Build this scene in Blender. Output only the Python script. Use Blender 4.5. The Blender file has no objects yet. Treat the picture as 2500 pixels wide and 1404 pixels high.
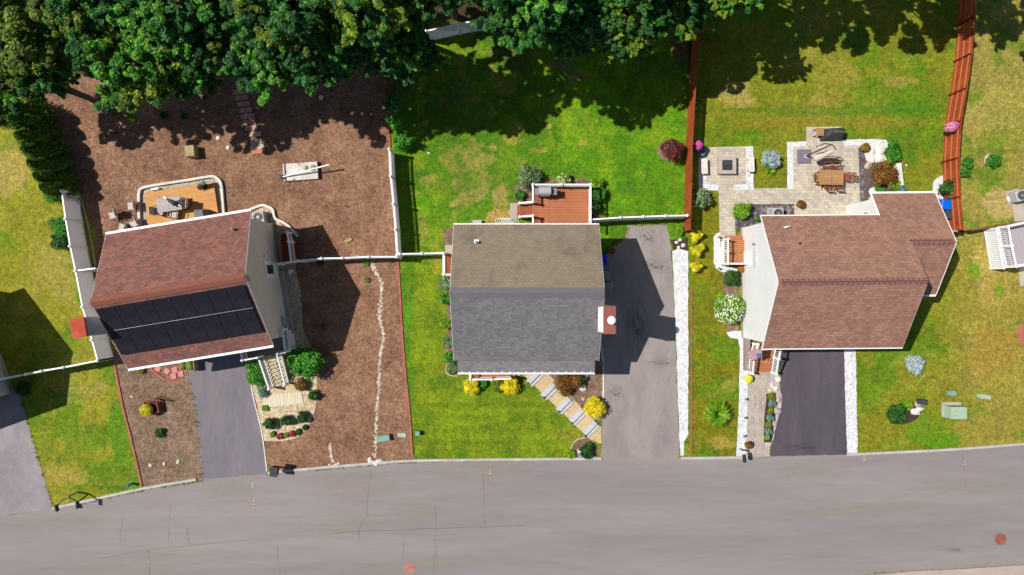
import bpy, math, random
import numpy as np
from mathutils import Vector, Matrix

# ------------------------------------------------------------------ camera, sky, sun, exposure
SC = bpy.context.scene
COL = SC.collection
H = 47.0                     # height of the drone above the lawns (m)
F = 1692.0                   # focal length in pixels of the 2500 px wide photograph
cam_d = bpy.data.cameras.new('camera'); cam = bpy.data.objects.new('camera', cam_d); COL.objects.link(cam)
cam.location = (0, 0, H); cam.rotation_euler = (0, 0, 0)
cam_d.sensor_width = 36.0; cam_d.lens = F/2500*36.0; cam_d.clip_end = 2000.0
SC.camera = cam
SUN_D = Vector((5.0, -0.95, -7.38)).normalized()
world = bpy.data.worlds.new("World"); SC.world = world; world.use_nodes = True
nt = world.node_tree
sky = nt.nodes.new('ShaderNodeTexSky'); sky.sky_type = 'NISHITA'; sky.sun_disc = False
sky.sun_elevation = math.asin(-SUN_D.z); sky.sun_rotation = math.atan2(-SUN_D.x, -SUN_D.y)
sky.air_density = 1.0; sky.dust_density = 0.6; sky.ozone_density = 1.0
nt.links.new(sky.outputs[0], nt.nodes['Background'].inputs[0]); nt.nodes['Background'].inputs[1].default_value = 0.07
sun_d = bpy.data.lights.new('sun', 'SUN'); sun_d.energy = 5.0; sun_d.angle = math.radians(0.55); sun_d.color = (1.0, 0.955, 0.88)
sun = bpy.data.objects.new('sun', sun_d); COL.objects.link(sun)
sun.rotation_euler = SUN_D.to_track_quat('-Z', 'Y').to_euler(); sun.location = (-30, 6, 45)
SC.view_settings.view_transform = 'Standard'; SC.view_settings.look = 'None'
SC.view_settings.exposure = 0.12; SC.view_settings.gamma = 1.0
SC.render.engine = 'CYCLES'
SC.cycles.max_bounces = 6; SC.cycles.diffuse_bounces = 3; SC.cycles.glossy_bounces = 2; SC.cycles.transmission_bounces = 4
SC.cycles.use_denoising = True

# ------------------------------------------------------------------ helpers
def W(px, py, z=0.0):
    k = (H - z)/F
    return Vector(((px-1250.0)*k, (702.0-py)*k, z))
def lin1(c):
    c /= 255.0
    return c/12.92 if c <= 0.04045 else ((c+0.055)/1.055)**2.4
KE = 1.35
def A(r, g, b, k=1.0):                       # display colour wanted in full sun -> base colour
    return tuple(min(0.86, lin1(v)/KE*k) for v in (r, g, b)) + (1.0,)

class NM:
    def __init__(s, name):
        s.m = bpy.data.materials.new(name); s.m.use_nodes = True
        s.t = s.m.node_tree; s.b = s.t.nodes['Principled BSDF']; s.b.inputs['Specular IOR Level'].default_value = 0.25
        s.co = s.t.nodes.new('ShaderNodeTexCoord')
    def n(s, kind, **kw):
        o = s.t.nodes.new('ShaderNode'+kind)
        for k, v in kw.items():
            if k in o.inputs: o.inputs[k].default_value = v
            else: setattr(o, k, v)
        return o
    def l(s, a, b): s.t.links.new(a, b)
    def vec(s, scale=(1, 1, 1), rot=0.0):
        mp = s.n('Mapping'); mp.inputs['Scale'].default_value = scale; mp.inputs['Rotation'].default_value = (0, 0, rot)
        s.l(s.co.outputs['Object'], mp.inputs[0]); return mp.outputs[0]
    def noise(s, scale, detail=3.0, vec=None, rough=0.55, dist=0.0):
        o = s.n('TexNoise'); o.inputs['Scale'].default_value = scale; o.inputs['Detail'].default_value = detail
        o.inputs['Roughness'].default_value = rough; o.inputs['Distortion'].default_value = dist
        s.l(vec or s.co.outputs['Object'], o.inputs['Vector']); return o.outputs['Fac']
    def ramp(s, fac, stops, interp='LINEAR'):
        r = s.n('ValToRGB'); r.color_ramp.interpolation = interp
        e = r.color_ramp.elements
        e[0].position, e[0].color = stops[0][0], stops[0][1]; e[1].position, e[1].color = stops[-1][0], stops[-1][1]
        for p, c in stops[1:-1]:
            q = e.new(p); q.color = c
        s.l(fac, r.inputs[0]); return r.outputs[0]
    def mix(s, fac, a, b, mode='MIX'):
        m = s.n('Mix'); m.data_type = 'RGBA'; m.blend_type = mode
        for sock, v in ((m.inputs[0], fac), (m.inputs[6], a), (m.inputs[7], b)):
            if hasattr(v, 'is_linked'): s.l(v, sock)
            else: sock.default_value = v
        return m.outputs[2]
    def bump(s, h, strength=0.3, dist=0.02, prev=None):
        b = s.n('Bump'); b.inputs['Strength'].default_value = strength; b.inputs['Distance'].default_value = dist
        s.l(h, b.inputs['Height'])
        if prev: s.l(prev, b.inputs['Normal'])
        s.l(b.outputs[0], s.b.inputs['Normal']); return b.outputs[0]
    def out(s, c, rough=0.8, metal=0.0):
        if hasattr(c, 'is_linked'): s.l(c, s.b.inputs['Base Color'])
        else: s.b.inputs['Base Color'].default_value = c
        s.b.inputs['Roughness'].default_value = rough; s.b.inputs['Metallic'].default_value = metal
        return s.m
def grey(v): return (v, v, v, 1.0)

def mottle(name, c1, c2, s1=1.0, s2=12.0, rough=0.85, bump=0.3, bdist=0.02, speck=None, speck_s=30.0, speck_t=0.68, stretch=(1, 1, 1), rot=0.0, fine=0.35):
    k = NM(name); v = k.vec(stretch, rot)
    c = k.mix(k.ramp(k.noise(s1, 4, v), [(0.35, grey(0)), (0.65, grey(1))]), c1, c2)
    f = k.noise(s2, 4)
    c = k.mix(1.0, c, k.ramp(f, [(0.25, grey(1-fine)), (0.75, grey(1+fine))]), 'MULTIPLY')
    if speck:
        c = k.mix(k.ramp(k.noise(speck_s, 2), [(speck_t, grey(0)), (speck_t+0.05, grey(1))]), c, speck)
    if bump: k.bump(f, bump, bdist)
    return k.out(c, rough)
def plain(name, c, rough=0.6, metal=0.0, var=0.10, s=6.0):
    k = NM(name)
    cc = k.mix(1.0, c, k.ramp(k.noise(s, 4), [(0.3, grey(1-var)), (0.7, grey(1+var))]), 'MULTIPLY')
    return k.out(cc, rough, metal)
def bricks(name, c1, c2, mortar, w, h, msize=0.01, rot=0.0, patch=0.35, ps=0.7, rough=0.85, off=0.5, bump=0.4, stain=None, fine=0.15, squash=1.0, dark=None):
    k = NM(name); v = k.vec((1, 1, 1), rot)
    b = k.n('TexBrick'); b.offset = off; b.squash = squash; b.squash_frequency = 3
    b.inputs['Scale'].default_value = 1.0; b.inputs['Brick Width'].default_value = w; b.inputs['Row Height'].default_value = h
    b.inputs['Mortar Size'].default_value = msize; b.inputs['Mortar Smooth'].default_value = 0.2
    b.inputs['Color1'].default_value = c1; b.inputs['Color2'].default_value = c2; b.inputs['Mortar'].default_value = mortar
    k.l(v, b.inputs['Vector'])
    c = k.mix(1.0, b.outputs['Color'], k.ramp(k.noise(ps, 5), [(0.3, grey(1-patch)), (0.7, grey(1+patch))]), 'MULTIPLY')
    c = k.mix(1.0, c, k.ramp(k.noise(14, 3), [(0.3, grey(1-fine)), (0.7, grey(1+fine))]), 'MULTIPLY')
    if stain:
        sv = k.vec(stain[1]); c = k.mix(k.ramp(k.noise(stain[2], 4, sv), [(stain[3], grey(0)), (stain[3]+0.18, grey(stain[4]))]), c, stain[0])
    if bump: k.bump(b.outputs['Fac'], -bump, 0.01)
    return k.out(c, rough)

def foliage(name, dark, mid, light, trans=0.25, ns=0.9, rough=0.55, accent=None):
    k = NM(name)
    g = k.n('NewGeometry')
    rnd = g.outputs['Random Per Island']
    c = k.ramp(rnd, [(0.0, dark), (0.5, mid), (1.0, light)])
    big = k.ramp(k.noise(ns, 3), [(0.36, grey(0.62)), (0.64, grey(1.3))])
    c = k.mix(1.0, c, big, 'MULTIPLY')
    if accent:
        c = k.mix(k.ramp(k.noise(ns*1.3, 2, k.vec((1, 1, 1), 1.1)), [(0.5, grey(0)), (0.68, grey(1))]), c, accent)
    k.out(c, rough); k.b.inputs['Specular IOR Level'].default_value = 0.3
    t = k.n('BsdfTranslucent'); k.l(c, t.inputs[0])
    ms = k.n('MixShader'); ms.inputs[0].default_value = trans
    k.l(k.b.outputs[0], ms.inputs[1]); k.l(t.outputs[0], ms.inputs[2]); k.l(ms.outputs[0], k.t.nodes['Material Output'].inputs[0])
    return k.m

class MB:
    def __init__(s): s.v = []; s.f = []; s.mi = []
    def add(s, vs, fs, mi=0):
        o = len(s.v); s.v += [tuple(v) for v in vs]; s.f += [tuple(i+o for i in f) for f in fs]; s.mi += [mi]*len(fs); return s
    def box(s, c, d, rz=0.0, mi=0, taper=1.0, ry=0.0, rx=0.0):
        x, y, z = d[0]/2, d[1]/2, d[2]/2
        vs = [(-x, -y, -z), (x, -y, -z), (x, y, -z), (-x, y, -z), (-x*taper, -y*taper, z), (x*taper, -y*taper, z), (x*taper, y*taper, z), (-x*taper, y*taper, z)]
        R = Matrix.Rotation(rz, 3, 'Z') @ Matrix.Rotation(ry, 3, 'Y') @ Matrix.Rotation(rx, 3, 'X'); c = Vector(c)
        return s.add([R @ Vector(v) + c for v in vs], [(0, 3, 2, 1), (4, 5, 6, 7), (0, 1, 5, 4), (1, 2, 6, 5), (2, 3, 7, 6), (3, 0, 4, 7)], mi)
    def bar(s, a, b, w, h, mi=0, up=(0, 0, 1)):
        a, b = Vector(a), Vector(b); d = (b-a)
        if d.length < 1e-6: return s
        d.normalize(); u = Vector(up)
        if abs(d.dot(u)) > 0.98: u = Vector((0, 1, 0))
        r = d.cross(u).normalized()*(w/2); u = r.cross(d).normalized()*(h/2)
        vs = [a-r-u, a+r-u, a+r+u, a-r+u, b-r-u, b+r-u, b+r+u, b-r+u]
        return s.add(vs, [(0, 1, 2, 3), (4, 7, 6, 5), (0, 4, 5, 1), (1, 5, 6, 2), (2, 6, 7, 3), (3, 7, 4, 0)], mi)
    def prism(s, poly, z0, z1, mi=0):
        n = len(poly); vs = [(p[0], p[1], z0) for p in poly] + [(p[0], p[1], z1) for p in poly]
        fs = [tuple(range(n-1, -1, -1)), tuple(range(n, 2*n))] + [(i, (i+1) % n, n+(i+1) % n, n+i) for i in range(n)]
        return s.add(vs, fs, mi)
    def tube(s, pts, r, n=8, mi=0):
        pts = [Vector(p) for p in pts]; R = r if hasattr(r, '__len__') else [r]*len(pts); vs = []
        for i, p in enumerate(pts):
            d = (pts[min(i+1, len(pts)-1)] - pts[max(i-1, 0)]).normalized(); u = Vector((0, 0, 1)) if abs(d.z) < 0.9 else Vector((1, 0, 0))
            a = d.cross(u).normalized(); b = d.cross(a)
            vs += [p + (a*math.cos(2*math.pi*j/n) + b*math.sin(2*math.pi*j/n))*R[i] for j in range(n)]
        fs = [(i*n+j, i*n+(j+1) % n, (i+1)*n+(j+1) % n, (i+1)*n+j) for i in range(len(pts)-1) for j in range(n)]
        fs += [tuple(range(n-1, -1, -1)), tuple((len(pts)-1)*n+j for j in range(n))]
        return s.add(vs, fs, mi)
    def lathe(s, prof, n=16, c=(0, 0, 0), mi=0):
        vs = [(c[0]+r*math.cos(2*math.pi*j/n), c[1]+r*math.sin(2*math.pi*j/n), c[2]+z) for r, z in prof for j in range(n)]
        fs = [(i*n+j, i*n+(j+1) % n, (i+1)*n+(j+1) % n, (i+1)*n+j) for i in range(len(prof)-1) for j in range(n)]
        fs += [tuple(range(n-1, -1, -1)), tuple((len(prof)-1)*n+j for j in range(n))]
        return s.add(vs, fs, mi)
    def ring(s, c, r, w, n=24, mi=0):
        return s.tube([(c[0]+r*math.cos(2*math.pi*j/n), c[1]+r*math.sin(2*math.pi*j/n), c[2]) for j in range(n+1)], w, 5, mi)
    def build(s, name, mat, parent=None, smooth=False, bevel=0.0):
        me = bpy.data.meshes.new(name); me.from_pydata(s.v, [], s.f)
        for m in (mat if isinstance(mat, (list, tuple)) else [mat]): me.materials.append(m)
        if max(s.mi or [0]) > 0: me.polygons.foreach_set('material_index', s.mi)
        if smooth: me.polygons.foreach_set('use_smooth', [True]*len(me.polygons))
        me.update()
        o = bpy.data.objects.new(name, me); COL.objects.link(o)
        if parent: o.parent = parent
        if bevel:
            b = o.modifiers.new('bevel', 'BEVEL'); b.width = bevel; b.segments = 1; b.limit_method = 'ANGLE'
        return o

def tag(o, label=None, cat=None, group=None, kind=None):
    if label: o['label'] = label
    if cat: o['category'] = cat
    if group: o['group'] = group
    if kind: o['kind'] = kind
    return o
def thing(name, label, cat, loc, rz=0.0, group=None):
    o = bpy.data.objects.new(name, None); COL.objects.link(o); o.empty_display_size = 0.3
    o.location = loc; o.rotation_euler = (0, 0, rz); return tag(o, label, cat, group)
def copy_thing(src, loc, rz, label, group=None, sc=1.0):
    def cp(o, par):
        c = o.copy(); COL.objects.link(c); c.parent = par
        for ch in list(o.children): cp(ch, c)
        return c
    r = cp(src, None); r.location = loc; r.rotation_euler = (0, 0, rz); r.scale = (sc, sc, sc); r['label'] = label
    if group: r['group'] = group
    return r
def rough_edge(pts, step=0.35, amp=0.06, seed=0):
    rr = random.Random(seed); out = []
    for i in range(len(pts)):
        a, b = Vector(pts[i]), Vector(pts[(i+1) % len(pts)]); n = max(1, int((b-a).length/step))
        for j in range(n):
            p = a.lerp(b, j/n)
            out.append((p.x+rr.uniform(-amp, amp), p.y+rr.uniform(-amp, amp)))
    return out
def sheet(name, px, z, mat, rough=0.0, seed=1, step=0.35, th=0.0, kind='structure', label=None, cat=None):
    pts = [W(*p)[:2] for p in px]
    if rough: pts = rough_edge(pts, step, rough, seed)
    m = MB()
    if th: m.prism(pts, z-th, z)
    else: m.add([(p[0], p[1], z) for p in pts], [tuple(range(len(pts)))])
    o = m.build(name, mat)
    if o.data.polygons[0].normal.z < 0 and not th: o.data.flip_normals()
    return tag(o, label, cat, None, kind)
def catmull(pts, n=6):
    P = [Vector(p) for p in pts]; out = []
    for i in range(len(P)-1):
        p0, p1, p2, p3 = P[max(i-1, 0)], P[i], P[i+1], P[min(i+2, len(P)-1)]
        for j in range(n):
            t = j/n
            out.append(0.5*((2*p1)+(-p0+p2)*t+(2*p0-5*p1+4*p2-p3)*t*t+(-p0+3*p1-3*p2+p3)*t**3))
    out.append(P[-1]); return out
def strip_mb(pts, w, z0, z1, m=None):
    m = m or MB(); pts = [Vector((p[0], p[1])) for p in pts]; L = []; R = []
    for i, p in enumerate(pts):
        d = pts[min(i+1, len(pts)-1)]-pts[max(i-1, 0)]; d.normalize(); nrm = Vector((-d.y, d.x))*(w[i] if hasattr(w, '__len__') else w)/2
        L.append(p+nrm); R.append(p-nrm)
    n = len(pts); vs = [(p.x, p.y, z1) for p in L]+[(p.x, p.y, z1) for p in R]+[(p.x, p.y, z0) for p in L]+[(p.x, p.y, z0) for p in R]
    fs = []
    for i in range(n-1):
        fs += [(i, n+i, n+i+1, i+1), (i, i+1, 2*n+i+1, 2*n+i), (n+i, 3*n+i, 3*n+i+1, n+i+1)]
    fs += [(0, 2*n, 3*n, n), (n-1, 2*n-1, 4*n-1, 3*n-1)]
    return m.add(vs, fs)

# leaf clouds -------------------------------------------------------
def leaf_mesh(name, P, N, S, mat, parent=None, rng=None, narrow=0.55):
    n = len(P); r = rng.normal(size=(n, 3)); T = np.cross(N, r); T /= np.linalg.norm(T, axis=1)[:, None]+1e-9
    B = np.cross(N, T); S = S[:, None]
    V = np.empty((n, 4, 3)); V[:, 0] = P-T*S; V[:, 1] = P+B*S*narrow+N*S*0.12; V[:, 2] = P+T*S; V[:, 3] = P-B*S*narrow+N*S*0.12
    me = bpy.data.meshes.new(name); me.vertices.add(4*n); me.vertices.foreach_set('co', V.reshape(-1).astype(np.float32))
    me.loops.add(4*n); me.loops.foreach_set('vertex_index', np.arange(4*n, dtype=np.int32))
    me.polygons.add(n); me.polygons.foreach_set('loop_start', np.arange(0, 4*n, 4, dtype=np.int32))
    me.update(); me.validate(); me.materials.append(mat)
    o = bpy.data.objects.new(name, me); COL.objects.link(o)
    if parent: o.parent = parent
    return o
def clump_points(rng, cen, rad, n, up=0.35, inner=0.55):
    d = rng.normal(size=(n, 3)); d /= np.linalg.norm(d, axis=1)[:, None]; d[:, 2] = np.where(d[:, 2] < -0.35, -d[:, 2], d[:, 2])
    r = inner+(1-inner)*rng.random(n)**0.5; P = np.array(cen)+d*(r[:, None])*np.array(rad)
    N = d+np.array([0, 0, up])+rng.normal(size=(n, 3))*0.45; N /= np.linalg.norm(N, axis=1)[:, None]
    return P, N
# ------------------------------------------------------------------ ground sheet with lawn colours
def vnoise(x, y, s, seed):
    r = np.random.default_rng(seed); g = r.random((256, 256)); x = x*s+1000.0; y = y*s+1000.0
    xi = np.floor(x).astype(int); yi = np.floor(y).astype(int); fx = x-xi; fy = y-yi; fx = fx*fx*(3-2*fx); fy = fy*fy*(3-2*fy)
    a = g[xi % 256, yi % 256]; b = g[(xi+1) % 256, yi % 256]; c = g[xi % 256, (yi+1) % 256]; d = g[(xi+1) % 256, (yi+1) % 256]
    return (a*(1-fx)+b*fx)*(1-fy)+(c*(1-fx)+d*fx)*fy
def fbm(x, y, s, seed, o=4):
    t = 0; a = 1; w = 0
    for i in range(o): t = t+a*vnoise(x, y, s*2**i, seed+i); w += a; a *= 0.55
    return t/w
def sstep(a, b, x): t = np.clip((x-a)/(b-a), 0, 1); return t*t*(3-2*t)
def axis(lo, hi, st):
    core = np.arange(lo, hi+st/2, st); out = []; d = st
    while sum(out) < 500: d *= 1.6; out.append(d)
    c = np.cumsum(out); return np.concatenate([(lo-c)[::-1], core, hi+c])
xs = axis(-36, 36, 0.16); ys = axis(-21, 21, 0.16)
X, Y = np.meshgrid(xs, ys); nx, ny = len(xs), len(ys)
me = bpy.data.meshes.new('ground')
co = np.stack([X, Y, np.zeros_like(X)], -1).reshape(-1, 3).astype(np.float32)
idx = np.arange(nx*ny).reshape(ny, nx); Q = np.stack([idx[:-1, :-1], idx[:-1, 1:], idx[1:, 1:], idx[1:, :-1]], -1).reshape(-1, 4)
me.vertices.add(len(co)); me.vertices.foreach_set('co', co.reshape(-1)); me.loops.add(Q.size); me.loops.foreach_set('vertex_index', Q.reshape(-1).astype(np.int32))
me.polygons.add(len(Q)); me.polygons.foreach_set('loop_start', np.arange(0, Q.size, 4, dtype=np.int32)); me.update()
PX = X*36+1250; PY = 702-Y*36
def c3(r, g, b): return np.array(A(r, g, b)[:3])
base = np.zeros(X.shape+(3,)) + c3(134, 136, 34)
def lay(mask, col): global base; base = base*(1-mask[..., None]) + np.asarray(col)*mask[..., None]
w1 = (fbm(X, Y, 0.5, 5)-0.5)*60
mid = sstep(995, 1005, PX)*(1-sstep(1676, 1692, PX))
lay(1-sstep(990, 1000, PX), c3(144, 144, 42))
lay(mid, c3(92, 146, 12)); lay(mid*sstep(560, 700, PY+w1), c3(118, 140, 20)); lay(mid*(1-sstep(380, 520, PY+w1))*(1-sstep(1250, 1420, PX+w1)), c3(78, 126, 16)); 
lay(sstep(940, 975, PX)*(1-sstep(1004, 1012, PX)), c3(84, 136, 20))
right = sstep(1676, 1692, PX)
lay(right*(1-sstep(2328, 2350, PX))*(1-sstep(560, 640, PY)), c3(128, 134, 32))
lay(right*(1-sstep(1810, 1850, PX))*sstep(470, 520, PY), c3(124, 124, 18))
lay(sstep(2325, 2352, PX+ (PY-300)*0.03)*(1-sstep(560, 700, PY)), c3(160, 148, 78))
lay(sstep(2290, 2400, PX+w1)*sstep(560, 640, PY), c3(156, 144, 66))
# patchiness: greener / yellower / drier
n1 = fbm(X, Y, 0.22, 11); n2 = fbm(X, Y, 0.7, 21); n3 = fbm(X, Y, 2.2, 31)
gr = sstep(0.50, 0.62, n1*0.5+n2*0.5)*0.75; lay(gr, c3(86, 132, 12)); n4 = fbm(X, Y, 1.3, 91); lay(sstep(.5, .64, n4)*.5, base*.72); lay(sstep(.52, .66, fbm(X, Y, 1.1, 97))*.45, np.clip(base*1.35, 0, 1))
dry = sstep(0.56, 0.70, fbm(X, Y, 0.33, 71)*0.45+n3*0.25+n2*0.3)
drymax = np.where(mid > 0.5, 0.10, np.where(PX > 2310, 0.85, 0.55)); lay(dry*drymax, c3(176, 156, 90))
lay(sstep(0.55, 0.75, n3)*0.30*(1-mid*0.5), c3(150, 150, 40))
def blob(px, py, rx, ry, col, amt=1.0, ring=None, nz=0.5, seed=3):
    q = np.sqrt(((PX-px)/rx)**2+((PY-py)/ry)**2)+(fbm(X, Y, 1.6, seed)-0.5)*nz*1.6
    m = 1-sstep(0.75, 1.05, q)
    if ring: m = m*(1-0.7*(1-sstep(0.35, 0.75, q)))
    lay(m*amt, c3(*col))
blob(1150, 440, 46, 60, (182, 154, 104), 0.85, True, 0.9); blob(1165, 388, 38, 16, (186, 156, 104), 0.8, nz=0.9)
lay(mid*sstep(.50, .62, fbm(X, Y, .9, 141))*.55, c3(70, 116, 16)); lay(mid*sstep(.54, .66, fbm(X, Y, .8, 151))*.5, c3(138, 164, 22)); lay(mid*sstep(.60, .70, fbm(X, Y, 1.5, 161))*.5*(PY < 600)*(PX < 1320), c3(170, 150, 84))
blob(1190, 450, 120, 120, (96, 128, 34), 0.35)
blob(1225, 475, 20, 30, (176, 152, 96), .7, nz=1.2, seed=8); blob(1225, 530, 40, 18, (196, 158, 100), .8, nz=1.0, seed=9); blob(1068, 600, 12, 30, (150, 140, 60), .5)
for q in ((1268, 305), (1422, 350), (1340, 308), (1205, 360), (1225, 250), (1040, 300), (1105, 500), (1330, 365)): blob(q[0], q[1], 9, 7, (190, 165, 95), .8, nz=.8, seed=q[0])
blob(1240, 215, 28, 20, (150, 138, 60), .8, nz=.9); blob(1370, 160, 26, 12, (150, 110, 90), .7, nz=1., seed=13); blob(1405, 190, 26, 14, (150, 115, 98), .7, nz=1., seed=14)
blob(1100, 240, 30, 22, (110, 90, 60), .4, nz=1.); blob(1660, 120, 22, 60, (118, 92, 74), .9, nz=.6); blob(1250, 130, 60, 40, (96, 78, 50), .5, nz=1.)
blob(1800, 225, 45, 40, (176, 156, 92), .75, nz=.8); blob(2190, 200, 45, 12, (170, 146, 84), .6, nz=.8); blob(2060, 180, 60, 30, (166, 150, 70), .5, nz=.9)
blob(1780, 300, 60, 14, (100, 134, 22), .7, nz=.5); blob(2050, 270, 330, 12, (92, 126, 24), .6, nz=.5); blob(2080, 85, 40, 40, (70, 120, 20), .7, nz=.8)
blob(2010, 300, 290, 16, (146, 132, 44), .6, nz=.4); blob(2240, 260, 60, 20, (80, 130, 20), .6, nz=.5)
blob(2440, 500, 42, 42, (182, 160, 110), .95, nz=.5); blob(2405, 640, 30, 60, (190, 168, 100), .6, nz=.8); blob(2430, 690, 40, 60, (190, 160, 98), .5, nz=.9)
blob(2380, 660, 18, 18, (110, 150, 20), .9); blob(2440, 705, 16, 24, (112, 146, 22), .8); blob(2430, 860, 70, 60, (168, 138, 66), .7, nz=1.); blob(2300, 1075, 60, 24, (98, 144, 16), .9)
blob(2270, 1040, 70, 30, (112, 144, 20), .5); blob(2420, 300, 80, 60, (176, 158, 88), .6, nz=1.); blob(2450, 340, 60, 30, (128, 140, 40), .6, nz=.8)
blob(30, 410, 60, 70, (184, 162, 96), .75, nz=.7); blob(110, 640, 60, 60, (170, 152, 84), .6, nz=1.); blob(170, 700, 40, 60, (164, 150, 80), .6, nz=1.); blob(40, 640, 60, 60, (140, 142, 30), .5)
for q_ in ((330, 8), (352, 7), (378, 8), (405, 7)): blob(1400, q_[0]+30, 260, q_[1], (92, 148, 16), .35, nz=.3)
for q_ in ((990, 8), (1020, 7), (1050, 8), (1080, 7)): blob(1180, q_[0], 240, q_[1], (96, 118, 14), .4, nz=.3)
blob(295, 1050, 25, 110, (92, 136, 20), .8, nz=.6); blob(150, 1160, 90, 22, (172, 152, 84), .6, nz=.8); blob(230, 950, 40, 20, (170, 150, 88), .5, nz=1.); blob(100, 1080, 40, 70, (110, 134, 26), .5, nz=.6)
blob(60, 345, 60, 30, (132, 132, 34), .6); blob(1420, 1060, 70, 20, (150, 140, 50), .6, nz=.9); blob(1080, 640, 40, 30, (168, 152, 60), .6, nz=.8); blob(1120, 880, 60, 60, (124, 136, 24), .5)
blob(1760, 1080, 30, 20, (172, 150, 74), .8, nz=.8); blob(1780, 940, 20, 20, (176, 160, 80), .5, nz=.9); blob(1720, 760, 60, 60, (106, 122, 16), .5)
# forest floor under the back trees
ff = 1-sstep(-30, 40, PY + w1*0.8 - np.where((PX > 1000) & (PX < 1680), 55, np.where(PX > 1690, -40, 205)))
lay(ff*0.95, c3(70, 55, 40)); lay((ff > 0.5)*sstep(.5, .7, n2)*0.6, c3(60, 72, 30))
far = (np.abs(X) > 38) | (np.abs(Y) > 24); base[far] = c3(120, 125, 50)
rgba = np.concatenate([np.clip(base, 0, 1), np.ones(X.shape+(1,))], -1).reshape(-1).astype(np.float32)
at = me.color_attributes.new('tint', 'FLOAT_COLOR', 'POINT'); at.data.foreach_set('color', rgba)
k = NM('lawn_grass'); a_ = k.n('Attribute'); a_.attribute_name = 'tint'
f1 = k.noise(3.2, 6, rough=0.75, dist=.4); f2 = k.noise(10.0, 3, k.vec((1, 0.7, 1), 0.6), rough=.7)
c = k.mix(1.0, a_.outputs['Color'], k.ramp(f1, [(0.30, (0.50, .58, .5, 1)), (0.70, (1.55, 1.46, 1.1, 1))]), 'MULTIPLY')
c = k.mix(1.0, c, k.ramp(f2, [(0.30, (0.50, 0.56, 0.5, 1)), (0.5, grey(1.0)), (0.72, (1.6, 1.5, 1.3, 1))]), 'MULTIPLY')
c = k.mix(k.ramp(k.noise(9.0, 4, k.vec((1, 1, 1), .3)), [(0.62, grey(0)), (0.74, grey(0.32))]), c, A(196, 180, 90))
b_ = k.bump(f2, 0.8, 0.05); k.bump(f1, 0.7, 0.10, b_); k.out(c, 0.9)
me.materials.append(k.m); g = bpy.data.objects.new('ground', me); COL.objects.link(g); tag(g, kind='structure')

# ------------------------------------------------------------------ shared materials
def mulch_mat(name, c1, c2):
    k = NM(name); big = k.noise(0.8, 4); f = k.noise(7.0, 5, rough=0.75, dist=1.0); f2 = k.noise(13.0, 2, k.vec((1, .6, 1), .8))
    c = k.mix(k.ramp(big, [(0.35, grey(0)), (0.65, grey(1))]), c1, c2)
    c = k.mix(1.0, c, k.ramp(f, [(0.34, grey(0.42)), (0.66, grey(1.55))]), 'MULTIPLY'); c = k.mix(1.0, c, k.ramp(k.noise(3.0, 4), [(0.3, grey(0.74)), (0.7, grey(1.24))]), 'MULTIPLY'); c = k.mix(1.0, c, k.ramp(k.noise(.35, 4), [(0.35, grey(0.84)), (0.65, grey(1.12))]), 'MULTIPLY')
    c = k.mix(k.ramp(f2, [(0.66, grey(0)), (0.72, grey(0.75))]), c, A(214, 176, 146))
    b = k.bump(f, 0.9, 0.05); k.bump(f2, 0.6, 0.03, b); return k.out(c, 0.95)
m_mulch = mulch_mat('wood_mulch', A(138, 101, 79), A(163, 124, 98))
m_mulch2 = mulch_mat('front_mulch', A(150, 124, 104), A(130, 106, 86))
def asphalt(name, c1, c2, s1=0.35, st=(1, 1, 1), rot=0.0, spk=A(200, 195, 185), fine=.10, t=.74):
    k = NM(name); v = k.vec(st, rot)
    c = k.mix(k.ramp(k.noise(s1, 5, v, rough=.6), [(0.32, grey(0)), (0.68, grey(1))]), c1, c2)
    c = k.mix(1.0, c, k.ramp(k.noise(s1*6, 5, v, rough=.7), [(0.3, grey(.92)), (0.7, grey(1.08))]), 'MULTIPLY')
    f = k.noise(40, 3); c = k.mix(1.0, c, k.ramp(f, [(0.3, grey(1-fine)), (0.7, grey(1+fine))]), 'MULTIPLY')
    c = k.mix(k.ramp(k.noise(9.0, 2), [(t, grey(0)), (t+.03, grey(.5))]), c, spk)
    c = k.mix(k.ramp(k.noise(5.0, 2, k.vec((1, 1, 1), 2.)), [(0.77, grey(0)), (0.79, grey(.7))]), c, A(50, 45, 50))
    k.bump(f, .25, .01); return k.out(c, .88)
m_gravel = None
def gravel(name, c1, c2, c3_, s=9.0):
    k = NM(name); v = k.n('TexVoronoi'); v.inputs['Scale'].default_value = s; k.l(k.co.outputs['Object'], v.inputs['Vector'])
    c = k.ramp(v.outputs['Color'], [(0.0, c1), (0.5, c2), (1.0, c3_)])
    c = k.mix(k.ramp(v.outputs['Distance'], [(0.55, grey(0)), (0.9, grey(0.4))]), c, tuple(x*.4 for x in c1[:3])+(1,))
    k.bump(v.outputs['Distance'], -0.7, 0.04); return k.out(c, .85)
m_wgravel = gravel('white_marble_gravel', A(196, 198, 202), A(236, 236, 238), A(250, 250, 250), 9)
m_dgravel = gravel('dark_grey_gravel', A(70, 62, 66), A(108, 98, 102), A(176, 168, 170), 7.5)
m_tgravel = gravel('tan_pea_gravel', A(170, 146, 112), A(212, 192, 156), A(236, 222, 192), 8)
m_stone = mottle('pale_field_stone', A(226, 218, 206), A(246, 242, 234), 1.5, 8, bump=.5, fine=.2)
m_stone2 = mottle('tan_field_stone', A(196, 172, 140), A(222, 206, 180), 1.5, 8, bump=.5, fine=.2)
m_conc = mottle('worn_concrete', A(196, 186, 172), A(178, 168, 156), .8, 14, fine=.10, bump=.15)
m_curb = mottle('kerb_granite', A(206, 200, 192), A(184, 178, 170), 1.4, 20, fine=.15, bump=.15)
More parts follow.
